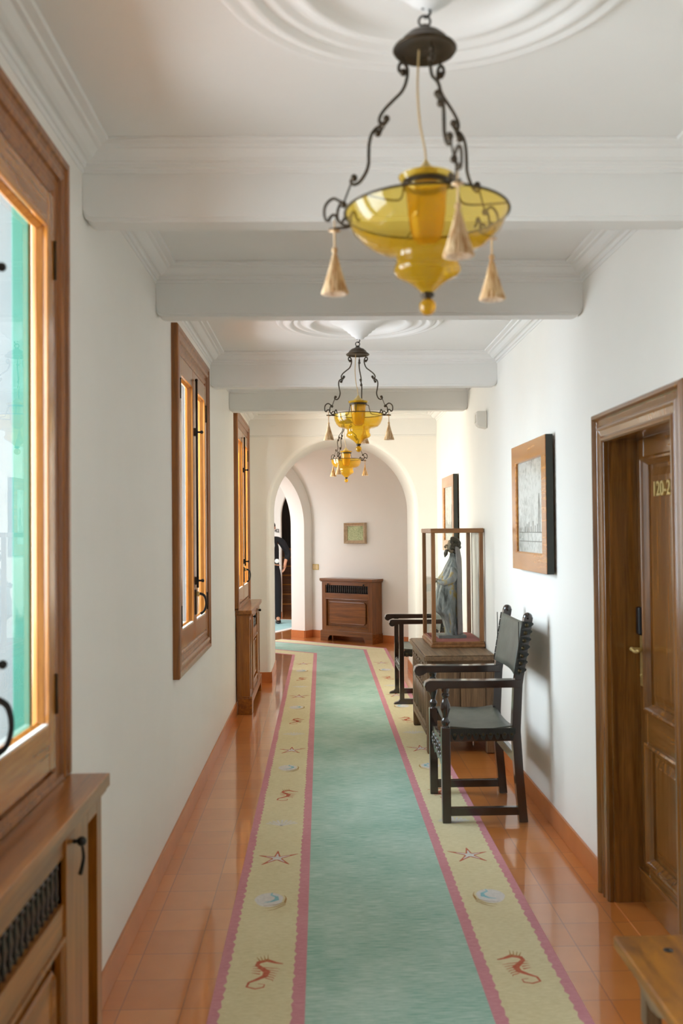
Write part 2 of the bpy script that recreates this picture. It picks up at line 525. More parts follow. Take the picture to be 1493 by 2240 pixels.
# ------------------------------------------------------------------ geometry constants
XL, XR = -0.735, 1.20           # corridor walls
ZC = 2.745                      # ceiling
YB, YF = -3.6, 9.66             # back wall, arch wall face
BEAMS = [-2.47, -0.40, 0.85, 2.92, 4.22, 6.30, 7.58]
BT = 0.10
ZBEAM = 2.521
WINS = [(-2.01, -0.675), (1.31, 2.645), (4.645, 5.965), (7.95, 9.29)]  # first one is added, unseen behind the camera
A0 = Vector((-0.134, 13.745, 0)); HU = Vector((-0.766, 0.643, 0)); HN = Vector((-0.643, -0.766, 0))
JY = 10.55                      # inner end of the first arch
ACX, AR, AZ = 0.2215, 0.7455, 1.757


def hall(s_, w, z=0):
    """hall frame: s_ runs along the diagonal wall to the right (+) / left (-), w out from it"""
    return A0 - HU * s_ + HN * w + Vector((0, 0, z))


# ------------------------------------------------------------------ floor & ceiling
m = MB(); m.box(-4.5, 3.0, YB - 0.2, 21.0, -0.1, 0.0)
struct(m.build('floor', M['tile']))

m = MB(); m.box(XL - 0.3, XR + 0.3, YB - 0.2, YF + 0.05, ZC, ZC + 0.1)
struct(m.build('ceiling', M['ceil']))

# left wall with three window holes, plus the added one behind the camera
HZ0, HZ1 = 0.90, 2.50
m = MB()
ys = [YB]
for (a, b) in WINS: ys += [a + 0.07, b - 0.07]
ys.append(YF)
WT = 0.24
for k in range(0, len(ys), 2):
    m.box(XL - WT, XL, ys[k], ys[k + 1], 0, ZC)
for k in range(1, len(ys) - 1, 2):
    m.box(XL - WT, XL, ys[k], ys[k + 1], 0, HZ0); m.box(XL - WT, XL, ys[k], ys[k + 1], HZ1, ZC)
struct(m.build('wall_left', M['wall']))

# right wall with the door recess
DY0, DY1, DZ = 3.13, 3.885, 1.93
m = MB()
m.box(XR, XR + 0.3, YB, DY0, 0, ZC); m.box(XR, XR + 0.3, DY1, YF, 0, ZC); m.box(XR, XR + 0.3, DY0, DY1, DZ, ZC)
struct(m.build('wall_right', M['wall']))

m = MB(); m.box(XL - 0.2, XR + 0.2, YB - 0.2, YB, 0, ZC)
struct(m.build('wall_back', M['wall']))


def arch_wall(name, cx, rad, zs, x0, x1, ztop, y0, y1, mat, fillet=0.035, nseg=40):
    """wall slab in the XZ plane pierced by a round-headed arch, edges eased with a fillet"""
    m = MB()
    def outline(r):
        p = [(cx - r, 0.0)]
        for i in range(nseg + 1):
            a = pi - pi * i / nseg
            p.append((cx + r * cos(a), zs + r * sin(a)))
        p.append((cx + r, 0.0)); return p
    # rings through the thickness, rounding the front and back edges
    rings = []
    for k in range(5):
        a = pi / 2 * k / 4
        rings.append((rad + fillet * (1 - sin(a)), y0 + fillet * (1 - cos(a))))
    for k in range(5):
        a = pi / 2 * (4 - k) / 4
        rings.append((rad + fillet * (1 - sin(a)), y1 - fillet * (1 - cos(a))))
    n = nseg + 3
    vs = []
    for r, y in rings:
        vs += [(px, y, pz) for px, pz in outline(r)]
    fs = []
    for k in range(len(rings) - 1):
        for i in range(n - 1):
            fs.append((k * n + i, k * n + i + 1, (k + 1) * n + i + 1, (k + 1) * n + i))
    m.add(vs, fs, True)
    # flat faces front / back
    for y, r in ((y0, rad + fillet), (y1, rad + fillet)):
        ol = outline(r)
        vs = [(px, y, pz) for px, pz in ol]
        ou = []
        for (px, pz) in ol:
            if pz <= zs + 1e-6:
                ou.append((x0 if px < cx else x1, pz))
            else:
                t = (px - cx) / r
                ou.append((cx + t * ((cx - x0) if t < 0 else (x1 - cx)), ztop))
        vs += [(px, y, pz) for px, pz in ou]
        k = len(ol)
        m.add(vs, [(i, i + 1, k + i + 1, k + i) for i in range(k - 1)])
    # outer sides (light tight)
    m.add([(x0, y0, 0), (x0, y1, 0), (x0, y1, ztop), (x0, y0, ztop)], [(0, 1, 2, 3)])
    m.add([(x1, y0, 0), (x1, y1, 0), (x1, y1, ztop), (x1, y0, ztop)], [(0, 1, 2, 3)])
    return m.build(name, mat)


struct(arch_wall('wall_far', ACX, AR, AZ, XL - 0.5, 1.75, 3.0, YF, JY, M['wall'], 0.04))

# ---- diagonal hall behind the arch: wall curving into a barrel vault
m = MB()
prof = [(0.0, 0.0), (0.0, 1.63)]
for i in range(1, 21):
    a = pi / 2 * i / 20
    prof.append((1.0 - cos(a), 1.63 + sin(a)))
prof.append((3.4, 2.63))
s0, s1 = 2.4, -0.26
vs = [];
for (w, z) in prof:
    vs.append(hall(s0, w, z)); vs.append(hall(s1, w, z))
m.add(vs, [(2 * i, 2 * i + 1, 2 * i + 3, 2 * i + 2) for i in range(len(prof) - 1)], True)
o = m.build('wall_hall', M['wall']); struct(o)
# rib arch across the hall
m = MB()
RC, RR, RZ = 1.0, 0.823, 1.63
def ribpt(r, a): return (RC - r * cos(a), RZ + r * sin(a))
nseg = 40
inner = [(RC - RR, 0)] + [ribpt(RR, pi * i / nseg) for i in range(nseg + 1)] + [(RC + RR, 0)]
outer = [(0 - 0.02, 0)] + [ribpt(1.02, pi * i / nseg) for i in range(nseg + 1)] + [(2.02, 0)]
n = len(inner)
for sd in (0.0, -0.257):
    vs = [hall(sd, w, z) for w, z in inner] + [hall(sd, w, z) for w, z in outer]
    m.add(vs, [(i, i + 1, n + i + 1, n + i) for i in range(n - 1)])
vs = [hall(0.0, w, z) for w, z in inner] + [hall(-0.257, w, z) for w, z in inner]
m.add(vs, [(i, i + 1, n + i + 1, n + i) for i in range(n - 1)], True)
struct(m.build('wall_arch_rib', M['wall']))
m = MB()   # blank wall above and left of the rib, so the vault ends on something solid
m.add([hall(-0.13, 2.0, 0), hall(-0.13, 3.4, 0), hall(-0.13, 3.4, 3.0), hall(-0.13, 2.0, 3.0)], [(0, 1, 2, 3)])
m.add([hall(-0.13, -0.02, 2.63), hall(-0.13, 3.4, 2.63), hall(-0.13, 3.4, 3.1), hall(-0.13, -0.02, 3.1)], [(0, 1, 2, 3)])
o = m.build('wall_hall_end', M['wall'], solid=0.05); struct(o)
# near side of the hall (out of sight) with a window opening for its daylight
m = MB()
P0 = Vector((XL - 0.2, JY + 0.2, 0))
def near(t, z): return P0 + HU * t + Vector((0, 0, z))
for (a, b, c_, d_) in ((0, 1.05, 0, 3.0), (1.05, 2.5, 0, 0.8), (1.05, 2.5, 2.3, 3.0), (2.5, 3.6, 0, 3.0)):
    m.add([near(a, c_), near(b, c_), near(b, d_), near(a, d_)], [(0, 1, 2, 3)])
struct(m.build('wall_hall_near', M['wall'], solid=0.04))
m = MB(); m.box(1.6, 1.7, JY - 0.05, 13.0, 0, 3.0)
struct(m.build('wall_hall_side', M['wall']))

# ---- landing beyond the rib: end wall with a dark stair arch
struct(arch_wall('wall_landing', 0.135, 0.85, 1.80, -3.4, 2.4, 3.0, 16.86, 17.1, M['wall'], 0.02))
m = MB()
m.box(-3.4, 2.4, 13.9, 17.1, 2.9, 3.0)
m.add([(-3.4, 12.6, 0), (-3.4, 14.6, 0), (-3.4, 14.6, 3), (-3.4, 12.6, 3)], [(0, 1, 2, 3)])
m.add([(-3.4, 16.4, 0), (-3.4, 17.1, 0), (-3.4, 17.1, 3), (-3.4, 16.4, 3)], [(0, 1, 2, 3)])
m.add([(-3.4, 14.6, 0), (-3.4, 16.4, 0), (-3.4, 16.4, .8), (-3.4, 14.6, .8)], [(0, 1, 2, 3)])
m.add([(-3.4, 14.6, 2.6), (-3.4, 16.4, 2.6), (-3.4, 16.4, 3), (-3.4, 14.6, 3)], [(0, 1, 2, 3)])
m.add([(1.8, 12.0, 0), (1.8, 17.1, 0), (1.8, 17.1, 3), (1.8, 12.0, 3)], [(0, 1, 2, 3)])
struct(m.build('wall_landing_side', M['wall'], solid=0.03))
m = MB()
m.box(-1.6, 1.9, 20.4, 20.5, 0, 3.0); m.box(-1.7, -1.6, 17.1, 20.5, 0, 3.0); m.box(1.8, 1.9, 17.1, 20.5, 0, 3.0); m.box(-1.7, 1.9, 17.1, 20.5, 2.9, 3.0)
struct(m.build('wall_stairwell', wood('stairwell_panelling', srgb(44, 28, 16), srgb(80, 54, 30), 'z', 0.5, 0.1)))
st = sroot('trim_20')
for k in range(7):
    m = MB(); m.box(-1.5, 1.7, 18.0 + 0.28 * k, 18.32 + 0.28 * k, 0.17 * k, 0.17 * (k + 1) - 0.03)
    m.cur = 1; m.box(-1.5, 1.7, 17.97 + 0.28 * k, 18.32 + 0.28 * k, 0.17 * (k + 1) - 0.03, 0.17 * (k + 1))
    m.build('step', [M['cab_x'], M['honey_x']], st)


# ------------------------------------------------------------------ ceiling beams, cornices
def cornice(name, x0, x1, y0, y1):
    m = MB()
    z = ZC
    # (inset from the side, drop below ceiling)
    pr = [(0, 0), (0, 0.075), (0.006, 0.075), (0.007, 0.062), (0.016, 0.060), (0.018, 0.048), (0.024, 0.046),
          (0.034, 0.046), (0.046, 0.040), (0.056, 0.030), (0.064, 0.022), (0.078, 0.020), (0.080, 0.014), (0.092, 0.012), (0.104, 0.010), (0.106, 0.0)]
    m.sweep_rect(x0, x1, y0, y1, pr, lambda a, b, h: (a, b, z - h))
    return struct(m.build(name, M['ceil'], bevel=0.002, seg=2))


ends = [YB] + BEAMS + [YF]
ti = 10
for k in range(8):
    y0 = YB if k == 0 else BEAMS[k - 1] + BT
    y1 = BEAMS[k] if k < 7 else YF
    cornice('trim_%d' % (k + 1), XL - 0.002, XR + 0.002, y0, y1)
for k, yb in enumerate(BEAMS):
    m = MB()
    r = 0.035
    def edge(zb, rr, x0, x1):
        p = [(x0, ZC)]
        for i in range(7):
            a = pi + pi / 2 * i / 6
            p.append((x0 + rr + rr * cos(a), zb + rr + rr * sin(a)))
        for i in range(7):
            a = 1.5 * pi + pi / 2 * i / 6
            p.append((x1 - rr + rr * cos(a), zb + rr + rr * sin(a)))
        p.append((x1, ZC)); return p
    m.prism(edge(ZBEAM + 0.014, 0.030, XL, XR), 'y', yb, yb + BT)
    m.prism(edge(ZBEAM, 0.034, XL, XR), 'y', yb + 0.006, yb + BT - 0.006)
    struct(m.build('ceiling_beam', M['ceil'], bevel=0.002, seg=2))
m = MB()  # flush beam over the arch
m.box(XL, XR, YF - 0.022, YF + 0.01, 2.535, ZC); m.box(XL, XR, YF - 0.012, YF + 0.01, 2.521, 2.535)
struct(m.build('trim_21', M['ceil'], bevel=0.003))

# skirting
def skirt(name, pts, h=0.105, t=0.012):
    m = MB()
    for a, b in zip(pts[:-1], pts[1:]):
        a = Vector(a); b = Vector(b); dd = (b - a).normalized(); nn = Vector((-dd.y, dd.x, 0))
        q = [a, b, b + nn * t, a + nn * t]
        m.add([(p.x, p.y, 0) for p in q] + [(p.x, p.y, h) for p in q],
              [(3, 2, 1, 0), (4, 5, 6, 7), (0, 1, 5, 4), (1, 2, 6, 5), (2, 3, 7, 6), (3, 0, 4, 7)])
    return struct(m.build(name, M['skirt'], bevel=0.002))


skirt('baseboard_left', [(XL, YF, 0), (XL, YB, 0)])
skirt('baseboard_right', [(XR, 4.015, 0), (XR, YF, 0)])
skirt('baseboard_right_near', [(XR, YB, 0), (XR, 3.0, 0)])
skirt('baseboard_far', [(ACX - AR - 0.004, JY, 0), (ACX - AR - 0.004, YF, 0), (XL, YF, 0)])
skirt('baseboard_far_right', [(XR, YF, 0), (ACX + AR + 0.004, YF, 0), (ACX + AR + 0.004, JY, 0), (1.6, JY, 0), (1.6, 12.3, 0)])
p = [hall(2.3, 0), hall(0, 0), hall(0, 0.177), hall(-0.257, 0.177)]
skirt('baseboard_hall', [tuple(q) for q in p])
skirt('baseboard_landing', [(-0.715, 16.86, 0), (-3.3, 16.86, 0)])


# ------------------------------------------------------------------ windows
CASING = [(0, 0), (0, 0.030), (0.006, 0.036), (0.024, 0.036), (0.028, 0.028), (0.046, 0.026), (0.050, 0.032), (0.060, 0.034),
          (0.070, 0.030), (0.074, 0.020), (0.092, 0.016), (0.100, 0.022), (0.112, 0.020), (0.120, 0.012), (0.120, -0.03), (0.0, -0.001)]


def make_window(name, y0, y1, floor_cab):
    w = sroot(name, (XL, y0, 0))
    L = y1 - y0
    mk = lambda a, b, h: (h, a, b)
    zt = 2.59; zb = 0.885 if floor_cab else 0.822
    m = MB()
    if floor_cab:
        m.sweep_rect(0, L, zb, zt, CASING, mk, open_bottom=True)
        m.box(-0.03, 0.022, 0.11, L - 0.11, zb, 0.915); m.box(-0.03, 0.03, 0.0, L, zb - 0.004, zb + 0.012)
    else:
        m.sweep_rect(0, L, zb, zt, CASING, mk)
    m.build('casing', M['casing_z'], w, bevel=0.0015)
    # fixed lower rail under the sashes
    za = 0.915 if floor_cab else 0.94
    m = MB(); m.box(-0.03, 0.006, 0.115, L - 0.115, za, 1.0); m.box(-0.03, 0.006, 0.115, L - 0.115, 2.41, 2.475)
    m.build('fixed_rail', M['honey_y'], w, bevel=0.002)
    # teal shutter frame lining the outer reveal
    m = MB()
    a, b = 0.075, L - 0.075
    m.sweep_rect(a, b, HZ0, HZ1, [(0, -0.05), (0.03, -0.05), (0.03, -0.095), (0, -0.095)], mk)
    m.build('shutter_frame', M['teal'], w, bevel=0.002)
    for ya, yb_ in ((0.070, 0.088), (L - 0.088, L - 0.070)):     # added grey linings that keep the reveal from blowing out
        m = MB(); m.box(-0.24, -0.097, ya, yb_, HZ0 + 0.01, HZ1 - 0.01); m.build('dimming_lining', M['reveal'], w)
    mid = L / 2
    st = 0.055
    for side in (0, 1):
        s0 = 0.122 if side == 0 else mid + 0.002
        s1 = mid - 0.002 if side == 0 else L - 0.122
        z0, z1 = za + 0.012, 2.455
        m = MB()
        m.box(-0.022, 0.024, s0, s0 + st, z0, z1); m.box(-0.022, 0.024, s1 - st, s1, z0, z1)
        m.cur = 1
        m.box(-0.022, 0.0235, s0 + st, s1 - st, z0, 1.05); m.box(-0.022, 0.0235, s0 + st, s1 - st, 2.36, z1)
        sash = m.build('sash', [M['honey_z'], M['honey_y']], w, bevel=0.004, seg=3)
        # glazing bead
        m = MB()
        m.sweep_rect(s0 + st - 0.002, s1 - st + 0.002, 1.048, 2.362, [(0, 0.010), (0.004, 0.010), (0.012, -0.006), (0.0, -0.008)], mk)
        m.build('glazing_bead', M['honey_z'], sash)
        m = MB(); m.add([(-0.010, s0 + st - .004, 1.045), (-0.010, s1 - st + .004, 1.045), (-0.010, s1 - st + .004, 2.365), (-0.010, s0 + st - .004, 2.365)], [(0, 1, 2, 3)])
        m.build('glass_pane', M['pane'], sash)
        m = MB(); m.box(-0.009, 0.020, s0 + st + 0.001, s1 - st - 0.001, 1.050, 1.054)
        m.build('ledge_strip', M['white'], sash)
        # hinges on the outer stile
        for hz in (1.12, 2.28):
            m = MB(); yh = s0 + 0.002 if side == 0 else s1 - 0.002
            m.tube([(0.027, yh, hz - 0.05), (0.027, yh, hz + 0.05)], 0.004, 8); m.ball((0.027, yh, hz + 0.052), 0.005, 6)
            m.build('hinge', M['bronze'], sash)
    # espagnolette rod, guides and D handle
    m = MB(); m.tube([(0.036, mid + 0.012, 1.235), (0.036, mid + 0.012, 2.41)], 0.0065, 8)
    m.ball((0.036, mid + 0.012, 2.41), 0.009, 6)
    rod = m.build('bolt_rod', M['iron'], w)
    for hz in (1.275, 2.115):
        m = MB(); m.box(0.022, 0.034, mid - 0.008, mid + 0.032, hz - 0.022, hz + 0.022)
        m.tube([(0.03, mid + 0.012, hz), (0.062, mid + 0.012, hz)], 0.006, 8); m.ball((0.064, mid + 0.012, hz), 0.010, 6)
        m.build('rod_guide', M['iron'], rod, bevel=0.002)
    m = MB(); m.box(0.022, 0.030, mid - 0.004, mid + 0.028, 1.085, 1.225)
    m.tube([(0.028, mid + 0.012, 1.20), (0.055, mid + 0.012, 1.200), (0.075, mid + 0.012, 1.185), (0.082, mid + 0.012, 1.145), (0.072, mid + 0.012, 1.105), (0.052, mid + 0.012, 1.088)], [0.008, 0.008, 0.007, 0.006, 0.006, 0.008], 8, 5)
    h = m.build('window_handle', M['iron'], w)
    m = MB(); m.ball((0.036, mid + 0.012, 1.20), 0.014, 8)
    m.build('handle_boss', M['brass'], h)
    return w


make_window('window_1', *WINS[1], True)
make_window('window_2', *WINS[2], False)
make_window('window_3', *WINS[3], True)
make_window('added_window_4', *WINS[0], False)  # added out of view behind the camera to brighten the near bay


# ------------------------------------------------------------------ door 120-2
dr = sroot('door_1', (XR, 0, 0))
mk = lambda a, b, h: (-h, a, b)
DC = [(0, 0), (0, 0.026), (0.006, 0.034), (0.020, 0.036), (0.028, 0.026), (0.034, 0.020), (0.056, 0.020), (0.062, 0.028), (0.070, 0.030),
      (0.078, 0.024), (0.100, 0.020), (0.108, 0.026), (0.118, 0.026), (0.126, 0.018), (0.128, -0.01), (0, -0.01)]
m = MB(); m.sweep_rect(DY0 - 0.128, DY1 + 0.128, 0, DZ + 0.105, DC, mk, open_bottom=True)
m.build('casing', M['door_z'], dr, bevel=0.0015)
m = MB()   # jamb lining
LX = 0.115
m.box(0.0, LX + 0.03, DY1 - 0.012, DY1 + 0.01, 0, DZ); m.box(0.0, LX + 0.03, DY0 - 0.01, DY0 + 0.012, 0, DZ)
m.box(0.0, LX + 0.03, DY0, DY1, DZ - 0.012, DZ + 0.01)
m.build('jamb_lining', M['door_z'], dr)
m = MB(); m.box(-0.002, LX + 0.02, DY0, DY1, 0.0, 0.004); m.build('threshold', M['tile'], dr)
y0, y1 = DY0 + 0.014, DY1 - 0.014
leaf = MB()
st = 0.085
leaf.box(LX, LX + 0.045, y0, y0 + st, 0.01, DZ - 0.014); leaf.box(LX, LX + 0.045, y1 - st, y1, 0.01, DZ - 0.014)
leaf.cur = 1
for a, b in ((0.01, 0.20), (0.66, 0.82), (1.82, DZ - 0.014)):
    leaf.box(LX, LX + 0.045, y0 + st, y1 - st, a, b)
leaf.cur = 0
for a, b in ((0.20, 0.66), (0.82, 1.82)):
    leaf.box(LX + 0.02, LX + 0.035, y0 + st - 0.01, y1 - st + 0.01, a - 0.01, b + 0.01)
LF = leaf.build('leaf', [M['door_z'], M['door_y']], dr, bevel=0.003)
for a, b in ((0.20, 0.66), (0.82, 1.82)):
    m = MB()
    m.sweep_rect(y0 + st - 0.018, y1 - st + 0.018, a - 0.018, b + 0.018,
                 [(0, 0), (0.0, 0.010), (0.008, 0.014), (0.016, 0.012), (0.020, 0.004), (0.034, -0.012), (0.034, -0.022), (0, -0.022)],
                 lambda p, q, h: (LX - h, p, q))
    m.build('panel_moulding', M['door_z'], LF)
    m = MB()   # raised field
    m.sweep_rect(y0 + st + 0.03, y1 - st - 0.03, a + 0.03, b - 0.03, [(0, -0.0205), (0.03, -0.012), (0.034, -0.010)],
                 lambda p, q, h: (LX - h, p, q), closed=False)
    m.add([(LX + 0.010, y0 + st + 0.064, a + 0.064), (LX + 0.010, y1 - st - 0.064, a + 0.064), (LX + 0.010, y1 - st - 0.064, b - 0.064), (LX + 0.010, y0 + st + 0.064, b - 0.064)], [(0, 1, 2, 3)])
    m.build('raised_panel', M['door_z'], LF)
m = MB(); m.box(LX - 0.012, LX + 0.001, y0, y1, 0.012, 0.135); m.box(LX - 0.018, LX + 0.001, y0, y1, 0.135, 0.15)
m.build('kick_board', M['door_y'], LF, bevel=0.003)
m = MB(); m.box(LX - 0.006, LX, y1 - 0.062, y1 - 0.022, 0.90, 1.12)
m.ball((LX - 0.007, y1 - 0.042, 0.945), 0.007, 6)
pl = m.build('lock_plate', M['brass'], LF, bevel=0.002)
m = MB(); m.tube([(LX - 0.004, y1 - 0.042, 1.05), (LX - 0.045, y1 - 0.042, 1.052)], 0.008, 8)
m.tube([(LX - 0.045, y1 - 0.036, 1.052), (LX - 0.052, y1 - 0.065, 1.056), (LX - 0.052, y1 - 0.10, 1.050), (LX - 0.050, y1 - 0.14, 1.058)], [0.009, 0.008, 0.007, 0.008], 8, 5)
m.build('door_handle', M['brass'], LF)
m = MB(); m.box(LX - 0.022, LX, y1 - 0.064, y1 - 0.022, 1.11, 1.225)
m.build('card_reader', M['black'], LF, bevel=0.008, seg=3)
mt = Matrix(((0, 0, -1, 0), (-1, 0, 0, 0), (0, 1, 0, 0), (0, 0, 0, 1)))
text_mesh('room_numerals', '120-2', 0.082, 0.004, M['brass'], LF, Matrix.Translation((LX + 0.006, 3.60, 1.700)) @ mt)

o = text_mesh('room_numerals', '142', 0.085, 0.003, M['black'], None, Matrix.Translation((-0.815, 16.855, 1.555)) @ Matrix(((1, 0, 0, 0), (0, 0, -1, 0), (0, 1, 0, 0), (0, 0, 0, 1))))
tag(o, 'black room numerals 142 on the white wall behind the suited person', 'room number')


# ------------------------------------------------------------------ ceiling medallions
MED = [(0.475, 0.0), (0.472, 0.010), (0.462, 0.018), (0.450, 0.020), (0.440, 0.013), (0.430, 0.012), (0.420, 0.022), (0.405, 0.028), (0.392, 0.026),
       (0.384, 0.015), (0.372, 0.013), (0.360, 0.020), (0.348, 0.019), (0.340, 0.012), (0.320, 0.012), (0.306, 0.022), (0.290, 0.030), (0.276, 0.028), (0.264, 0.014),
       (0.250, 0.003), (0.215, 0.002), (0.180, 0.006), (0.150, 0.012), (0.138, 0.022), (0.126, 0.022), (0.112, 0.034), (0.100, 0.036), (0.090, 0.050), (0.078, 0.053),
       (0.068, 0.068), (0.056, 0.072), (0.046, 0.088), (0.032, 0.094), (0.022, 0.106), (0.008, 0.110), (0.0005, 0.110)]
LAMPX = 0.225
LAMPS = [(LAMPX, 1.93), (LAMPX - 0.008, 5.31), (LAMPX + 0.012, 8.66)]
medl = ['white plaster ring medallion on the ceiling above the nearest lamp', 'white plaster medallion above the second lamp, between the middle beams',
        'white plaster medallion above the farthest lamp by the arch']
for (lx, ly), lb in zip(LAMPS, medl):
    m = MB(); m.lathe([(r, -z) for r, z in MED], 96)
    tag(m.build('ceiling_medallion', M['ceil'], loc=(lx + 0.012, ly, ZC)), lb, 'ceiling medallion', 'ceiling medallions')


# ------------------------------------------------------------------ pendant lamps
def make_lamp(label, loc, azs, bigger):
    L = thing('pendant_lamp', label, 'lamp', (loc[0], loc[1], 2.206), 0, 'amber glass pendant lamps')
    k = bigger
    def rr(r, z):
        t = max(0, min(1, (0.20 - z) / 0.12)); return r + k * t
    # bowl
    R0 = 0.14 + k
    bowl = [(R0 + 0.002, 0.0), (R0 - 0.002, -0.010), (R0 * 0.965, -0.030), (R0 * 0.90, -0.050), (R0 * 0.80, -0.066), (R0 * 0.66, -0.073), (R0 * 0.53, -0.077), (0.067, -0.080), (0.064, -0.085),
            (0.064, -0.102), (0.069, -0.112), (0.069, -0.120), (0.062, -0.128), (0.048, -0.135), (0.033, -0.145), (0.022, -0.155), (0.013, -0.164), (0.011, -0.168)]
    if k:
        bowl = [(R0 + 0.002, 0.0), (R0 - 0.003, -0.012), (R0 * 0.92, -0.034), (R0 * 0.80, -0.053), (R0 * 0.66, -0.068), (R0 * 0.5, -0.079), (0.067, -0.084), (0.064, -0.089),
                (0.064, -0.104), (0.069, -0.114), (0.069, -0.121), (0.062, -0.129), (0.048, -0.136), (0.033, -0.145), (0.022, -0.155), (0.013, -0.164), (0.011, -0.168)]
    m = MB(); m.lathe(bowl, 64)
    m.build('glass_bowl', M['amber'], L)
    m = MB(); m.lathe([(0.058, 0.077), (0.054, 0.070), (0.047, 0.062), (0.043, 0.050), (0.041, 0.030), (0.039, 0.0), (0.035, -0.030), (0.029, -0.052), (0.020, -0.060), (0.001, -0.062)], 48)
    m.build('glass_cup', M['amber_deep'], L)
    m = MB(); m.lathe([(0.011, -0.164), (0.014, -0.167), (0.014, -0.172), (0.009, -0.175), (0.008, -0.178)], 24)
    m.build('finial_collar', M['bronze'], L)
    m = MB(); m.ball((0, 0, -0.194), 0.0175, 12)
    m.build('glass_finial', M['amber_deep'], L)
    # rim ring + cup ring + three wire supports
    m = MB()
    def ring(r, z, t): m.tube([(r * cos(2 * pi * i / 48), r * sin(2 * pi * i / 48), z) for i in range(49)], t, 6, cap=False)
    ring(R0 + 0.004, 0.002, 0.0028); ring(0.0475, 0.058, 0.003); ring(0.0475, 0.066, 0.002)
    m.lathe([(0.050, 0.056), (0.050, 0.068)], 32)
    for j in range(3):
        a = R(90 - azs[0]) + j * 2 * pi / 3 + R(60); ca, sa = cos(a), sin(a)
        pts = [(0.047, 0.058), (0.062, 0.056), (0.066, 0.040), (0.074, 0.015), (R0 * 0.62, 0.006), (R0, 0.002)]
        m.tube([(r * ca, r * sa, z) for r, z in pts], 0.0022, 6, 4)
    m.build('lamp_rim', M['bronze'], L)
    m = MB(); m.lathe([(0.026, 0.079), (0.024, 0.090), (0.015, 0.096), (0.008, 0.104), (0.004, 0.112), (0.0005, 0.113)], 20); m.lathe([(0.0005, 0.070), (0.026, 0.074), (0.026, 0.079)], 20)
    m.build('lamp_socket', M['brass'], L)
    # canopy
    m = MB(); m.lathe([(0.0005, 0.345), (0.03, 0.347), (0.055, 0.346), (0.060, 0.342), (0.064, 0.340), (0.067, 0.344), (0.064, 0.348), (0.059, 0.351), (0.054, 0.355), (0.048, 0.364), (0.036, 0.375), (0.020, 0.381),
                                (0.012, 0.386), (0.010, 0.394), (0.0005, 0.396)], 40)
    m.build('lamp_canopy', M['bronze'], L)
    m = MB()
    m.tube([(0.012 * cos(t), 0, 0.404 + 0.012 * sin(t)) for t in [2 * pi * i / 16 for i in range(17)]], 0.0025, 6, cap=False)
    m.tube([(0.0, 0, 0.411), (0.010, 0, 0.418), (0.012, 0, 0.427), (0.004, 0, 0.434), (-0.004, 0, 0.431), (-0.002, 0, 0.440)], 0.0028, 6, 4)
    m.build('ceiling_hook', M['iron'], L)
    m = MB(); m.tube([(-0.012, 0, 0.345), (-0.014, 0.01, 0.30), (-0.016, 0, 0.25), (-0.012, 0, 0.19), (-0.003, 0, 0.14), (0, 0, 0.108)], 0.0022, 6, 5)
    m.build('lamp_cord', M['cord'], L)
    up = [(.047, .305), (.056, .311), (.055, .323), (.046, .325), (.038, .310), (.040, .288), (.050, .266), (.070, .249), (.089, .233), (.100, .217), (.098, .204), (.088, .203), (.085, .213)]
    lo = [(.101, .185), (.095, .190), (.099, .198), (.108, .195), (.115, .184), (.116, .165), (.112, .140), (.1085, .121), (.112, .102), (.122, .086), (.135, .083), (.142, .091), (.136, .097)]
    for az in azs:
        m = MB()
        def T(p): return (rr(p[0], p[1]), 0, p[1])
        m.tube([(0.047, 0, 0.338), (0.047, 0, 0.322)], 0.002, 6)
        m.tube([T(p) for p in up], [0.006] + [0.0036] * (len(up) - 2) + [0.006], 8, 5)
        m.tube([T(p) for p in lo], [0.006] + [0.0036] * (len(lo) - 2) + [0.006], 8, 5)
        for p in (up[0], up[-1], lo[0], lo[-1]): m.ball(T(p), 0.0078, 6)
        q = T((.095, .200)); m.tube([(q[0] + 0.006 * cos(t), 0.0, q[2] + 0.008 * sin(t)) for t in [2 * pi * i / 10 for i in range(11)]], 0.0018, 6, cap=False)
        m.tube([T((.140, .088)), T((.157, .045))], 0.0022, 6)
        m.ball(T((.157, .043)), 0.0075, 6)
        arm = m.build('suspension_arm', M['bronze'], L, rotz=R(90 - az))
        m = MB()
        for pts in ([(.159, .048), (.167, .052), (.178, .0585), (.190, .0545), (.199, .0436), (.201, .028), (.198, .015), (.190, .0125), (.189, .019)],
                    [(.162, .050), (.170, .031), (.170, .0125), (.160, .0), (.145, -.004)],
                    [(.190, .0145), (.184, .022), (.176, .022), (.170, .009), (.162, .002)],
                    [(.162, .003), (.154, .013), (.146, .0135), (.140, .006), (.146, .001)],
                    [(.145, .002), (.137, .022), (.132, .023), (.128, .010), (.122, .003)],
                    [(.190, -.009), (.171, -.007), (.150, -.008), (.138, -.004)]):
            m.tube([T(p) for p in pts], 0.0033, 6, 5)
        m.build('scroll_bracket', M['bronze'], arm)
        m = MB(); tr = rr(0.178, -0.01)
        m.tube([(tr, 0, 0.012), (tr, 0, -0.055)], 0.0022, 6)
        m.lathe([(0.0005, -0.010), (0.013, -0.012), (0.0005, -0.015)], 12, (tr, 0, 0))
        m.lathe([(0.0005, -0.046), (0.005, -0.049), (0.006, -0.055), (0.0035, -0.061), (0.0055, -0.066), (0.0085, -0.078), (0.012, -0.093), (0.0165, -0.110), (0.022, -0.130), (0.0275, -0.147), (0.024, -0.149), (0.0005, -0.140)], 72, (tr, 0, 0), 18, 0.10)
        m.build('tassel', M['tassel'], arm)
    return L


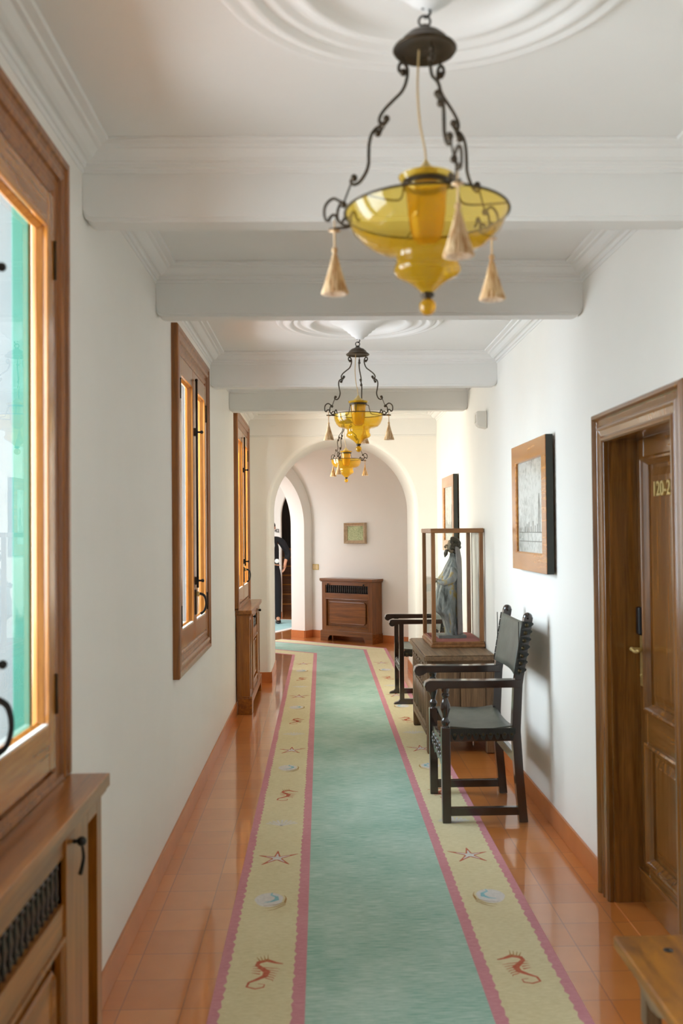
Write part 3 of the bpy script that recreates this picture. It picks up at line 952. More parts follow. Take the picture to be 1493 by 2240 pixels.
make_lamp('nearest of the three amber glass pendant lamps, with the widest bowl', LAMPS[0], (51, 170, 291), 0.026)
make_lamp('middle amber glass pendant lamp hanging between the nearest lamp and the arch', LAMPS[1], (13, 108, 252), 0.0)
make_lamp('farthest amber pendant lamp, its bowl in front of the far arch opening', LAMPS[2], (80, 205, 318), 0.0)


# ------------------------------------------------------------------ radiator cabinets
def make_cabinet(label, loc, rotz, Wd, D, oh, mats, panels, knobs, sides=False):
    mz, mx = mats
    c = thing('radiator_cabinet', label, 'cabinet', loc, rotz, 'wooden radiator cabinets')
    Hh = 0.88
    # front is at y = -D ; local x runs along the front
    m = MB()
    m.box(0, 0.02, -D + (0.08 if sides else 0.02), -0.005, 0.12, 0.835); m.box(Wd - 0.02, Wd, -D + (0.08 if sides else 0.02), -0.005, 0.12, 0.835)     # sides
    st_ = 0.38 if sides else 0.065
    zg0, zg1, zp0, zp1 = 0.675, 0.785, 0.20, 0.60
    for sg in (0, 1):
        fxx = (lambda q: Wd - q) if sg else (lambda q: q)
        if sides:
            m.box(fxx(0), fxx(0.052), -D, -D + 0.08, 0.12, 0.835)
            m.box(fxx(0.150), fxx(0.290), -D, -D + 0.08, 0.12, 0.835)
            m.box(fxx(0.296), fxx(0.380), -D - 0.006, -D + 0.02, 0.16, 0.825)
            m.box(fxx(0.294), fxx(0.380), -D + 0.004, -D + 0.02, 0.12, 0.835)
        else:
            m.box(fxx(0), fxx(st_), -D, -D + 0.02, 0.12, 0.835)
    m.cur = 1
    if sides:
        for sg in (0, 1):
            fxx = (lambda q: Wd - q) if sg else (lambda q: q)
            m.box(fxx(0.052), fxx(0.150), -D, -D + 0.02, 0.79, 0.835); m.box(fxx(0.052), fxx(0.150), -D, -D + 0.02, 0.12, 0.19)
            m.box(fxx(0.040), fxx(0.160), -D + 0.075, -D + 0.078, 0.17, 0.80)
    m.box(st_, Wd - st_, -D, -D + 0.02, zg1, 0.835); m.box(st_, Wd - st_, -D, -D + 0.02, zp1, zg0); m.box(st_, Wd - st_, -D, -D + 0.02, 0.12, zp0)
    n = panels; mid = []
    m.box(st_, Wd - st_, -D + 0.026, -D + 0.03, 0.12, 0.62)
    m.build('body', [mz, mx], c, bevel=0.002)
    m = MB(); m.box(st_ - 0.01, Wd - st_ + 0.01, -D + 0.045, -D + 0.05, 0.62, 0.83)
    m.build('grille_backing', M['void'], c)
    # top board with moulded edge
    m = MB()
    for (o_, z0, z1) in ((oh - 0.008, 0.832, 0.842), (oh, 0.845, Hh), (oh - 0.014, 0.842, 0.848)):
        m.box(-o_ if sides or True else 0, Wd + o_, -D - o_, -0.002, z0, z1)
    m.build('top_board', mx, c, bevel=0.006, seg=3)
    # plinth with bracket feet
    for yy in (0,):
        m = MB(); f = 0.10 * min(1, Wd / 0.9) + 0.02; t = 0.018
        pts = [(-t, 0), (f, 0), (f, 0.035), (f + 0.012, 0.058), (f + 0.035, 0.082), (Wd - f - 0.035, 0.082), (Wd - f - 0.012, 0.058), (Wd - f, 0.035), (Wd - f, 0), (Wd + t, 0), (Wd + t, 0.135), (Wd + t - 0.012, 0.15), (-t + 0.012, 0.15), (-t, 0.135)]
        m.prism(pts, 'y', -D - t, -D + 0.004)
        m.box(-t, 0.004, -D, -0.016, 0, 0.135); m.box(Wd - 0.004, Wd + t, -D, -0.016, 0, 0.135)
        m.box(-t + .01, 0.004, -D, -0.016, 0.13, 0.15); m.box(Wd - 0.004, Wd + t - .01, -D, -0.016, 0.13, 0.15)
        m.build('plinth', mx, c, bevel=0.003)
    # panels, grilles
    edges = [st_] + [v for q in mid for v in (q - 0.03, q + 0.03)] + [Wd - st_]
    for k in range(n):
        a, b = edges[2 * k], edges[2 * k + 1]
        m = MB()
        mk2 = lambda p, q, h: (p, -D - h, q)
        m.sweep_rect(a, b, zp0, zp1, [(0, 0), (0, 0.004), (0.010, 0.006), (0.016, -0.004), (0.016, -0.018), (0, -0.018)], mk2)
        pn = m.build('panel_frame', mz, c)
        m = MB()
        pa, pb, qa, qb, ch = a + 0.05, b - 0.05, zp0 + 0.045, zp1 - 0.045, 0.028
        def oct_(i): return [(pa + ch + 0 * i, qa + i), (pb - ch, qa + i), (pb - i, qa + ch), (pb - i, qb - ch), (pb - ch, qb - i), (pa + ch, qb - i), (pa + i, qb - ch), (pa + i, qa + ch)]
        rings = [(0, -0.018), (0.0, -0.006), (0.008, -0.002), (0.014, -0.010), (0.030, -0.010)]
        vs = [(x_, -D - h, z_) for (i, h) in rings for (x_, z_) in oct_(i)]
        fs = [(q * 8 + i, q * 8 + (i + 1) % 8, (q + 1) * 8 + (i + 1) % 8, (q + 1) * 8 + i) for q in range(len(rings) - 1) for i in range(8)]
        fs.append(tuple((len(rings) - 1) * 8 + i for i in range(8)))
        m.add(vs, fs)
        m.build('raised_panel', mx, pn)
        m = MB(); cnt = max(5, int((b - a) / 0.035))
        for q in range(cnt):
            xq = a + (q + 0.5) * (b - a) / cnt
            m.lathe([(0.0045, zg0), (0.0045, zg0 + 0.012), (0.008, zg0 + 0.02), (0.0045, zg0 + 0.03), (0.0075, (zg0 + zg1) / 2), (0.0045, zg1 - 0.03), (0.008, zg1 - 0.02), (0.0045, zg1 - 0.012), (0.0045, zg1)], 10, (xq, -D + 0.014, 0))
        m.build('grille', M['dark'], c)
    for kx in knobs:
        m = MB(); m.tube([(kx, -D, 0.800), (kx, -D - 0.02, 0.800)], 0.005, 8); m.ball((kx, -D - 0.026, 0.800), 0.012, 8)
        m.build('knob', M['iron'], c)
    return c


CZ, CXm = M['cab_z'], M['cab_x']
make_cabinet('brown radiator cabinet with octagonal panel against the wall beyond the arch', tuple(hall(0.385, 0.012)), R(-40), 0.885, 0.235, 0.024, (CZ, CXm), 1, (0.13, 0.76))
HZm, HYm = M['casing_z'], M['casing_x']
cb = make_cabinet('golden wood radiator cabinet in the left foreground, cut off by the photo edge', (XL + 0.002, 1.32, 0), R(90), 1.305, 0.118, 0.02, (HZm, HYm), 1, (0.31, 0.99), True)
m = MB(); m.tube([(0.99, -0.118 - 0.026, 0.795), (0.992, -0.118 - 0.03, 0.76), (0.99, -0.118 - 0.022, 0.72)], [0.003, 0.004, 0.006], 6, 4)
m.build('key_drop', M['iron'], cb)
make_cabinet('slim wooden radiator cabinet under the farthest window on the left wall', (XL + 0.002, 7.995, 0), R(90), 1.28, 0.118, 0.02, (HZm, HYm), 1, (0.31, 0.97), True)


# ------------------------------------------------------------------ pictures
def make_picture(label, y0, y1, z0, z1, fw):
    p = thing('framed_print', label, 'picture', (XR, (y0 + y1) / 2, z0), 0, 'wood framed prints on the right wall')
    L = y1 - y0; Hh = z1 - z0; a, b = -L / 2, L / 2
    mk3 = lambda q, s_, h: (-h, q, s_)
    m = MB()
    m.sweep_rect(a, b, 0, Hh, [(0, 0.012), (0, 0.048), (0.008, 0.048), (0.008, 0.012)], mk3)
    m.cur = 1
    m.sweep_rect(a + 0.0005, b - 0.0005, 0.0005, Hh - 0.0005, [(0.001, 0.0475), (0.001, 0.051), (fw - 0.01, 0.051), (fw - 0.002, 0.046), (fw, 0.036), (0.001, 0.03)], mk3)
    m.build('frame', [M['blackframe'], M['honey_y']], p)
    m = MB(); m.add([(-0.034, a + fw - 0.01, fw - 0.01), (-0.034, b - fw + 0.01, fw - 0.01), (-0.034, b - fw + 0.01, Hh - fw + 0.01), (-0.034, a + fw - 0.01, Hh - fw + 0.01)], [(0, 1, 2, 3)])
    pr = m.build('print', M['print'], p)
    m = MB()   # faint drawing of a small spired building and ground lines
    ya = a + fw + 0.10; zb_ = fw + 0.06
    def ln(q0, q1, t=0.008): m.tube([(-0.0346, q0[0], q0[1]), (-0.0346, q1[0], q1[1])], t * 0.35, 4)
    ln((ya, zb_ + 0.05), (ya, zb_ + 0.17)); ln((ya + 0.03, zb_ + 0.05), (ya + 0.03, zb_ + 0.17)); ln((ya, zb_ + 0.17), (ya + 0.015, zb_ + 0.26)); ln((ya + 0.03, zb_ + 0.17), (ya + 0.015, zb_ + 0.26))
    ln((a + fw + 0.03, zb_), (b - fw - 0.03, zb_)); ln((a + fw + 0.03, zb_ + 0.05), (b - fw - 0.03, zb_ + 0.05))
    for q in range(7): ln((ya + 0.06 + q * 0.05, zb_ + 0.05), (ya + 0.06 + q * 0.05, zb_ + 0.08 + 0.05 * random.random()))
    m.build('drawing', M['ink'], pr)
    m = MB(); m.add([(-0.040, a + fw - 0.004, fw - 0.004), (-0.040, b - fw + 0.004, fw - 0.004), (-0.040, b - fw + 0.004, Hh - fw + 0.004), (-0.040, a + fw - 0.004, Hh - fw + 0.004)], [(0, 1, 2, 3)])
    m.build('glazing', M['picglass'], p)
    return p


make_picture('large print in a wide wooden frame on the right wall, nearer the door', 4.765, 5.615, 1.315, 2.035, 0.105)
make_picture('print in a wooden frame on the right wall behind the glass display case', 8.12, 8.87, 1.355, 2.035, 0.10)

p = thing('small_framed_print', 'small square silver-framed green print on the wall beyond the arch', 'picture', tuple(hall(0.822, 0.0, 1.365)), R(-40))
mk4 = lambda q, s_, h: (q, -h, s_)
m = MB(); m.sweep_rect(-0.188, 0.188, 0, 0.292, [(0, 0.004), (0, 0.05), (0.006, 0.056), (0.014, 0.05), (0.036, 0.030), (0.042, 0.032), (0.046, 0.02), (0.046, 0.004)], mk4)
m.build('frame', plain('silvered_wood', srgb(186, 162, 132), 0.35, 0.2, var=0.2, scale=30), p, bevel=0.001)
m = MB(); m.add([(-0.15, -0.018, 0.04), (0.15, -0.018, 0.04), (0.15, -0.018, 0.254), (-0.15, -0.018, 0.254)], [(0, 1, 2, 3)])
m.build('print', M['greenprint'], p)

# switch and wall unit
sw = thing('light_switch', 'cream double light switch beside the arch rib, left of the small print', 'switch', tuple(hall(0.068, 0.0, 1.022)), R(-40))
m = MB(); m.box(-0.058, 0.058, -0.010, 0, -0.042, 0.042); m.build('switch_plate', M['brass'], sw, bevel=0.003)
for sx in (-0.026, 0.026):
    m = MB(); m.box(sx - 0.021, sx + 0.021, -0.015, -0.009, -0.028, 0.028); m.build('rocker', M['cream'], sw, bevel=0.002)
ms = thing('wall_sensor', 'small white box sensor high on the right wall above the prints', 'sensor', (XR, 6.74, 2.275))
m = MB(); m.prism([(0, 0.0), (-0.055, 0.012), (-0.075, 0.03), (-0.08, 0.115), (-0.07, 0.125), (0, 0.125)], 'y', -0.045, 0.045)
m.build('sensor_housing', M['white'], ms, bevel=0.006, seg=3)
m = MB(); m.box(-0.084, -0.076, -0.028, 0.028, 0.045, 0.10); m.build('sensor_lens', M['white'], ms, bevel=0.002)


# ------------------------------------------------------------------ armchairs
def scallop(m, pts_line, depth_dir, wdt, dep, n, off):
    """row of half-round leather tabs hanging from a line"""
    a, b = Vector(pts_line[0]), Vector(pts_line[1]); dd = Vector(depth_dir); of = Vector(off)
    t = (b - a) / n; L = t.length
    for k in range(n):
        c0 = a + t * (k + 0.5)
        vs = [c0 - t * 0.48, c0 + t * 0.48]
        for i in range(9):
            an = pi * i / 8
            vs.append(c0 + t.normalized() * (L * 0.47 * cos(an)) + dd * dep * sin(an))
        k_ = len(vs)
        vs2 = [v + of for v in vs]
        m.add(vs + vs2, [tuple(range(k_)), tuple(range(2 * k_ - 1, k_ - 1, -1))] + [(i, (i + 1) % k_, k_ + (i + 1) % k_, k_ + i) for i in range(k_)])


def make_armchair(label, loc, turned):
    c = thing('armchair', label, 'chair', loc, 0, 'dark wooden armchairs with leather seats')
    D = M['dark']; w = 0.275; lw = 0.046
    top = 1.075 if turned else 0.90
    fx = -0.20
    for s in (-1, 1):
        y = s * w
        m = MB()
        if turned:
            m.box(fx - lw / 2, fx + lw / 2, y - lw / 2, y + lw / 2, 0, 0.50)
            m.lathe([(0.02, 0.50), (0.016, 0.51), (0.024, 0.525), (0.024, 0.535), (0.013, 0.55), (0.018, 0.57), (0.026, 0.595), (0.027, 0.615), (0.018, 0.64), (0.012, 0.655), (0.021, 0.665), (0.021, 0.675), (0.015, 0.68), (0.022, 0.695), (0.022, 0.71)], 20, (fx, y, 0))
        else:
            m.box(fx - 0.02, fx + 0.02, y - 0.022, y + 0.022, 0.04, 0.71)
        m.build('leg', D, c, bevel=0.003)
        m = MB()    # rear leg continuing as back post
        pts = [(0.205, 0.0), (0.185, 0.25), (0.172, 0.48), (0.185, 0.72), (0.245 if turned else 0.21, top)]
        for (xa, za), (xb, zb_) in zip(pts[:-1], pts[1:]):
            hw = lw / 2
            vs = [(xa - hw, y - hw, za), (xa + hw, y - hw, za), (xa + hw, y + hw, za), (xa - hw, y + hw, za), (xb - hw, y - hw, zb_), (xb + hw, y - hw, zb_), (xb + hw, y + hw, zb_), (xb - hw, y + hw, zb_)]
            m.add(vs, [(3, 2, 1, 0), (4, 5, 6, 7), (0, 1, 5, 4), (1, 2, 6, 5), (2, 3, 7, 6), (3, 0, 4, 7)])
        if turned: m.ball((pts[-1][0], y, top), 0.026, 8)
        m.build('leg', D, c)
        m = MB()    # arm with down-curled end
        za = 0.728
        pr = [(-0.24, za - 0.02), (-0.262, za - 0.034), (-0.285, za - 0.040), (-0.305, za - 0.030), (-0.312, za - 0.008), (-0.305, za + 0.014), (-0.285, za + 0.024), (0.0, za + 0.020), (0.20, za + 0.022), (0.20, za - 0.020), (0.0, za - 0.020)]
        m.prism(pr, 'y', y - 0.033, y + 0.033)
        m.build('arm', D, c, bevel=0.004, seg=3)
        if turned:
            m = MB(); m.box(fx, 0.2, y - 0.016, y + 0.016, 0.035, 0.078); m.build('stretcher', D, c, bevel=0.003)
            m = MB(); m.box(fx, 0.17, y - 0.016, y + 0.016, 0.425, 0.475); m.build('seat_rail', D, c, bevel=0.003)
        else:
            m = MB()
            m.prism([(-0.275, 0), (-0.265, 0.014), (-0.235, 0.024), (-0.215, 0.046), (0.215, 0.046), (0.235, 0.024), (0.27, 0.014), (0.28, 0)], 'y', y - 0.022, y + 0.022)
            m.build('runner_foot', D, c, bevel=0.002)
            m = MB(); m.box(fx, 0.17, y - 0.016, y + 0.016, 0.42, 0.465); m.build('seat_rail', D, c, bevel=0.003)
    # carved front stretcher and plain rear stretchers
    m = MB()
    z0, z1 = (0.27, 0.42) if turned else (0.26, 0.36)
    n = 24; pts = []
    for i in range(n + 1):
        t = i / n; pts.append((-w + 0.02 + t * (2 * w - 0.04), z0 + 0.018 * abs(sin(t * pi * 4))))
    for i in range(n, -1, -1):
        t = i / n; pts.append((-w + 0.02 + t * (2 * w - 0.04), z1 - 0.012 * abs(sin(t * pi * 5))))
    m.prism(pts, 'x', fx - 0.010, fx + 0.010)
    for i in range(5):
        yy = -w + 0.09 + i * 0.092
        m.tube([(fx - 0.011, yy + 0.032 * cos(a), (z0 + z1) / 2 + 0.034 * sin(a)) for a in [2 * pi * q / 16 for q in range(17)]], 0.006, 6, cap=False)
        m.ball((fx - 0.012, yy, (z0 + z1) / 2), 0.012, 6)
    m.build('carved_stretcher', D, c, bevel=0.002)
    m = MB(); m.box(0.165, 0.195, -w, w, 0.30, 0.35); m.build('stretcher', D, c, bevel=0.003)
    # leather seat: sling sagging between the side rails, wrapped over them
    m = MB(); nx, ny = 12, 20
    zt = 0.492 if turned else 0.475
    vs = []
    for i in range(nx + 1):
        for j in range(ny + 1):
            tx, ty = i / nx, j / ny
            x_ = fx + 0.024 + tx * 0.345; y_ = -w - 0.02 + ty * (2 * w + 0.04)
            e = sin(pi * ty) ** 0.7
            z_ = zt - 0.035 * e * (0.6 + 0.4 * sin(pi * tx)) + 0.012 * (2 * tx - 1) ** 2 + 0.003 * sin(9 * tx + 5 * ty)
            vs.append((x_, y_, z_))
    fs = [(i * (ny + 1) + j, i * (ny + 1) + j + 1, (i + 1) * (ny + 1) + j + 1, (i + 1) * (ny + 1) + j) for i in range(nx) for j in range(ny)]
    m.add(vs, fs, True)
    seat = m.build('seat', [M['leather'], M['leather_edge'], M['nail']], c, solid=0.008)
    for s in (-1, 1):
        m = MB()
        y = s * (w + 0.021)
        scallop(m, ((fx + 0.026, y, zt), (fx + 0.366, y, zt)), (0, 0, -1), 0.04, 0.058, 9, (0, s * 0.004, 0))
        m.box(fx + 0.024, fx + 0.368, y - 0.003, y + 0.003, zt - 0.028, zt + 0.004)
        m.cur = 1
        for k in range(9): m.ball((fx + 0.026 + (k + 0.5) * 0.34 / 9, y + s * 0.006, zt - 0.028), 0.008, 6)
        m.cur = 0
        m.build('leather_trim', [M['leather_edge'], M['nail']], seat)
    # leather back
    zb0, zb1 = (0.775, 1.055) if turned else (0.62, 0.86)
    def px(z): 
        x0_, z0_, x1_, z1_ = 0.185, 0.72, (0.245 if turned else 0.21), top
        return x0_ + (x1_ - x0_) * (z - z0_) / (z1_ - z0_)
    m = MB(); vs = []
    for i in range(9):
        z_ = zb0 + (zb1 - zb0) * i / 8
        for j in range(17):
            ty = j / 16; y_ = -w - 0.002 + ty * (2 * w + 0.004)
            vs.append((px(z_) - 0.026 + 0.022 * sin(pi * ty), y_, z_ - (0.012 * sin(pi * ty) if i == 8 else 0)))
    m.add(vs, [(i * 17 + j, i * 17 + j + 1, (i + 1) * 17 + j + 1, (i + 1) * 17 + j) for i in range(8) for j in range(16)], True)
    back = m.build('backrest', M['leather'], c, solid=0.007)
    for s in (-1, 1):
        m = MB()
        y = s * (w + 0.024)
        m.box(px((zb0 + zb1) / 2) - 0.03, px((zb0 + zb1) / 2) - 0.026, y - 0.004, y + 0.001, zb0, zb1)
        scallop(m, ((px(zb0) - 0.030, y, zb0), (px(zb1) - 0.030, y, zb1)), (1, 0, 0.1), 0.04, 0.062, 7, (0, s * 0.004, 0))
        m.cur = 1
        for k in range(7):
            z_ = zb0 + (k + 0.5) * (zb1 - zb0) / 7; m.ball((px(z_) - 0.006, y + s * 0.006, z_), 0.011, 6)
        m.cur = 0
        m.build('leather_trim', [M['leather_edge'], M['nail']], back)
    return c


make_armchair('nearer dark wooden armchair with turned arm posts and scalloped leather, beside the door', (0.848, 5.245, 0.0044), True)
make_armchair('farther dark wooden armchair with square posts on runner feet, behind the glass case', (0.905, 8.63, 0.0044), False)


# ------------------------------------------------------------------ carved chest
ch = thing('carved_chest', 'old carved oak chest on the right wall, carrying the glass display case', 'chest', (0.72, 6.475, 0.0044))
Wc, Lc = 0.465, 1.02
m = MB()
for x_ in (0.0, Wc - 0.055):
    for y_ in (0.0, Lc - 0.06):
        m2 = MB(); m2.box(x_, x_ + 0.055, y_, y_ + 0.06, 0, 0.64); m2.build('leg', M['chest_z'], ch, bevel=0.004)
m = MB()    # carcass
m.box(0.02, 0.03, 0.05, Lc - 0.05, 0.12, 0.64); m.box(Wc - 0.03, Wc - 0.02, 0.05, Lc - 0.05, 0.12, 0.64)
m.box(0.05, Wc - 0.05, 0.018, 0.028, 0.12, 0.64); m.box(0.05, Wc - 0.05, Lc - 0.028, Lc - 0.018, 0.12, 0.64)
m.box(0.02, Wc - 0.02, 0.02, Lc - 0.02, 0.12, 0.135)
m.build('carcass', M['chest_z'], ch)
m = MB()    # end planks with dark joint
for a, b in ((0.055, 0.228), (0.236, Wc - 0.055)):
    m = MB(); m.box(a, b, 0.006, 0.018, 0.20, 0.585); m.build('end_panel', M['chest_z'], ch, bevel=0.004)
for a, b in ((0.12, 0.20), (0.585, 0.64)):
    m = MB(); m.box(0.05, Wc - 0.05, 0.0, 0.018, a, b); m.build('end_rail', M['chest_x'], ch, bevel=0.003)
for a, b in ((0.12, 0.155), (0.165, 0.195), (0.60, 0.64), (0.43, 0.445)):
    m = MB(); m.box(-0.004, 0.02, 0.055, Lc - 0.055, a, b); m.build('front_rail', M['chest_y'], ch, bevel=0.004)
for k in range(4):
    y0 = 0.075 + k * 0.222
    m = MB()
    m.box(0.006, 0.02, y0, y0 + 0.205, 0.195, 0.60)
    for q in range(7):       # vertical fluting
        m.tube([(0.004, y0 + 0.018 + q * 0.028, 0.21), (0.004, y0 + 0.018 + q * 0.028, 0.42)], 0.008, 6)
    for q in range(2):       # tracery circles with lobes
        cy = y0 + 0.052 + q * 0.10
        m.tube([(0.002, cy + 0.044 * cos(a), 0.52 + 0.062 * sin(a)) for a in [2 * pi * i / 20 for i in range(21)]], 0.006, 6, cap=False)
        for j in range(4):
            a = pi / 4 + j * pi / 2
            m.tube([(0.002, cy + 0.018 * cos(a) + 0.015 * cos(b), 0.52 + 0.026 * sin(a) + 0.02 * sin(b)) for b in [2 * pi * i / 10 for i in range(11)]], 0.004, 5, cap=False)
    m.build('carved_panel', M['chest_z'], ch)
    m = MB(); m.box(-0.004, 0.018, y0 - 0.019, y0 + 0.001, 0.195, 0.60); m.build('muntin', M['chest_z'], ch, bevel=0.004)
m = MB(); m.box(-0.022, Wc + 0.002, -0.04, Lc + 0.03, 0.642, 0.672); m.box(-0.012, Wc + 0.002, -0.028, Lc + 0.02, 0.672, 0.68)
m.build('lid', M['chest_y'], ch, bevel=0.008, seg=3)

# ------------------------------------------------------------------ display case
ZCASE = 0.6852
gc = thing('display_case', 'tall wooden-framed glass display case standing on the carved chest', 'display case', (0.805, 6.865, ZCASE))
cw, cl, chh = 0.383, 0.625, 0.873
m = MB(); m.box(-0.006, cw + 0.006, -0.006, cl + 0.006, 0, 0.022); m.box(0, cw, 0, cl, 0.022, 0.042)
m.build('base', M['case_y'], gc, bevel=0.004)
m = MB(); m.box(0.012, cw - 0.012, 0.012, cl - 0.012, 0.042, 0.0435); m.build('felt_floor', M['red'], gc)
pw = 0.03
for x_ in (0.0, cw - pw):
    for y_ in (0.0, cl - pw):
        m = MB(); m.box(x_, x_ + pw, y_, y_ + pw, 0.042, chh - 0.03); m.build('post', M['case_z'], gc, bevel=0.003)
m = MB()
m.box(-0.004, cw + 0.004, -0.004, 0.03, chh - 0.034, chh); m.box(-0.004, cw + 0.004, cl - 0.03, cl + 0.004, chh - 0.034, chh)
m.box(-0.004, 0.03, 0.03, cl - 0.03, chh - 0.034, chh); m.box(cw - 0.03, cw + 0.004, 0.03, cl - 0.03, chh - 0.034, chh)
m.build('top_frame', M['case_x'], gc, bevel=0.006, seg=3)
g0, g1 = 0.042, chh - 0.034
for vs in ([(0.03, 0.014, g0), (cw - 0.03, 0.014, g0), (cw - 0.03, 0.014, g1), (0.03, 0.014, g1)],
           [(0.03, cl - 0.014, g0), (cw - 0.03, cl - 0.014, g0), (cw - 0.03, cl - 0.014, g1), (0.03, cl - 0.014, g1)],
           [(0.014, 0.03, g0), (0.014, cl - 0.03, g0), (0.014, cl - 0.03, g1), (0.014, 0.03, g1)],
           [(0.03, 0.03, chh - 0.006), (cw - 0.03, 0.03, chh - 0.006), (cw - 0.03, cl - 0.03, chh - 0.006), (0.03, cl - 0.03, chh - 0.006)]):
    m = MB(); m.add(vs, [(0, 1, 2, 3)]); m.build('glass_pane', M['caseglass'], gc)

# ------------------------------------------------------------------ carved saint statue (faces -X)
sx, sy, sz = 1.005, 7.17, ZCASE + 0.0435
stt = thing('carved_statue', 'weathered carved figure of a bearded robed man inside the glass case', 'statue', (sx, sy, sz))
m = MB(); m.box(-0.125, 0.085, -0.10, 0.10, 0, 0.022); m.build('plinth', M['slate'], stt, bevel=0.002)
# silhouette from the side: z, front x, back x, half width y
sil = [(0.022, -0.056, 0.048, 0.075), (0.07, -0.064, 0.050, 0.085), (0.12, -0.075, 0.050, 0.09), (0.17, -0.100, 0.052, 0.095), (0.195, -0.132, 0.053, 0.095), (0.24, -0.140, 0.054, 0.10), (0.30, -0.133, 0.056, 0.10),
       (0.36, -0.126, 0.058, 0.105), (0.41, -0.118, 0.060, 0.11), (0.455, -0.104, 0.061, 0.115), (0.495, -0.078, 0.061, 0.115), (0.53, -0.060, 0.060, 0.11), (0.57, -0.042, 0.057, 0.095), (0.60, -0.028, 0.052, 0.065), (0.62, -0.022, 0.040, 0.035), (0.64, -0.02, 0.03, 0.03)]
m = MB(); n = 56; vs = []
# subdivide the silhouette
fine = []
for (a, b) in zip(sil[:-1], sil[1:]):
    for q in range(4): fine.append(tuple(a[i] + (b[i] - a[i]) * q / 4 for i in range(4)))
fine.append(sil[-1])
for (z, xf, xb, hw) in fine:
    cx_, rx = (xf + xb) / 2, (xb - xf) / 2
    for k in range(n):
        a = 2 * pi * k / n
        t = z / 0.6
        fold = 1 + (0.17 * (abs(sin(4.5 * a + 4 * t + 1.2 * sin(3 * t * pi))) ** 0.6 - 0.6) + 0.07 * sin(13 * a - 9 * t)) * (1 - t * 0.5)
        fold += 0.10 * noise.noise(Vector((cos(a) * 2, sin(a) * 2, z * 14)))
        fold = fold if cos(a) < 0.3 else 1 + (fold - 1) * 0.35
        vs.append((cx_ + rx * cos(a) * fold, hw * sin(a) * fold, z))
m.add(vs, [(i * n + k, i * n + (k + 1) % n, (i + 1) * n + (k + 1) % n, (i + 1) * n + k) for i in range(len(fine) - 1) for k in range(n)], True)
m.add([vs[k] for k in range(n)], [tuple(range(n - 1, -1, -1))]); m.add(vs[-n:], [tuple(range(n))])
m.build('robe', M['statue'], stt)
# cloak down the back
m = MB(); vs = []; rows = 30; cols = 22
for i in range(rows + 1):
    z = 0.03 + 0.66 * i / rows
    for j in range(cols + 1):
        a = -1.35 + 2.7 * j / cols
        t = i / rows
        hw = 0.118 if t < 0.75 else 0.118 - 0.25 * (t - 0.75)
        rr_ = 0.062 if t < 0.85 else 0.062 - 0.1 * (t - 0.85)
        f = 1 + 0.06 * sin(9 * a + 3 * t) * (1 - t)
        vs.append((0.002 + rr_ * cos(a) * f, hw * sin(a) * f, z))
m.add(vs, [(i * (cols + 1) + j, i * (cols + 1) + j + 1, (i + 1) * (cols + 1) + j + 1, (i + 1) * (cols + 1) + j) for i in range(rows) for j in range(cols)], True)
m.build('cloak', M['cloak'], stt, solid=0.008)
# head turned to -X, slightly bowed
m = MB(); m.ball((-0.004, 0, 0.690), 0.045, 12, (0.9, 0.8, 1.15))
m.tube([(-0.046, 0, 0.705), (-0.058, 0, 0.688), (-0.048, 0, 0.682)], [0.006, 0.009, 0.006], 8, 4)
for s in (-1, 1): m.ball((0.004, s * 0.041, 0.688), 0.009, 6, (0.8, 0.5, 1.3))
m.ball((-0.045, 0.016, 0.702), 0.006, 6); m.ball((-0.045, -0.016, 0.702), 0.006, 6)
m.tube([(-0.05, -0.012, 0.668), (-0.053, 0, 0.667), (-0.05, 0.012, 0.668)], 0.004, 6)
hd = m.build('head', M['st_skin'], stt)
m = MB(); random.seed(3)
for k in range(110):       # curly hair locks
    a = random.uniform(-2.1, 2.1); e = random.uniform(-0.5, 1.4)
    x_ = 0.006 + 0.047 * cos(a) * cos(e); y_ = 0.043 * sin(a) * cos(e); z_ = 0.70 + 0.055 * sin(e)
    if cos(a) < -0.72 and e < 0.45: continue
    m.ball((x_, y_, z_), random.uniform(0.011, 0.017), 5)
for k in range(14):
    m.ball((0.02 + random.uniform(-.012, .014), random.uniform(-.035, .035), 0.655 + random.uniform(-.02, .02)), 0.015, 5)
m.build('hair', M['st_hair'], hd)
m = MB()
for k in range(7):
    y_ = (k - 3) * 0.009
    m.tube([(-0.044, y_, 0.668), (-0.058 + abs(k - 3) * 0.003, y_ * 1.1, 0.640), (-0.058 + abs(k - 3) * 0.004, y_ * 0.7, 0.608 + abs(k - 3) * 0.006)], [0.009, 0.010, 0.003], 7, 4)
m.build('beard', M['st_hair'], hd)
for s in (-1, 1):          # draped forearm with hand holding the robe
    m = MB()
    m.tube([(0.0, s * 0.095, 0.53), (-0.02, s * 0.112, 0.45), (-0.075, s * 0.085, 0.415), (-0.115, s * 0.045, 0.43)], [0.030, 0.032, 0.026, 0.014], 12, 5)
    am = m.build('sleeve', M['statue'], stt)
    m = MB(); m.ball((-0.122, s * 0.038, 0.432), 0.014, 6, (1.1, 0.8, 0.9))
    for q in range(4):
        m.tube([(-0.125, s * (0.045 - q * 0.007), 0.437 - q * 0.004), (-0.14, s * (0.036 - q * 0.007), 0.433 - q * 0.005), (-0.138, s * (0.030 - q * 0.006), 0.420 - q * 0.004)], 0.0045, 6, 3)
    m.tube([(-0.118, s * 0.030, 0.442), (-0.132, s * 0.022, 0.447)], 0.005, 6)
    m.build('hand', M['st_skin'], am)

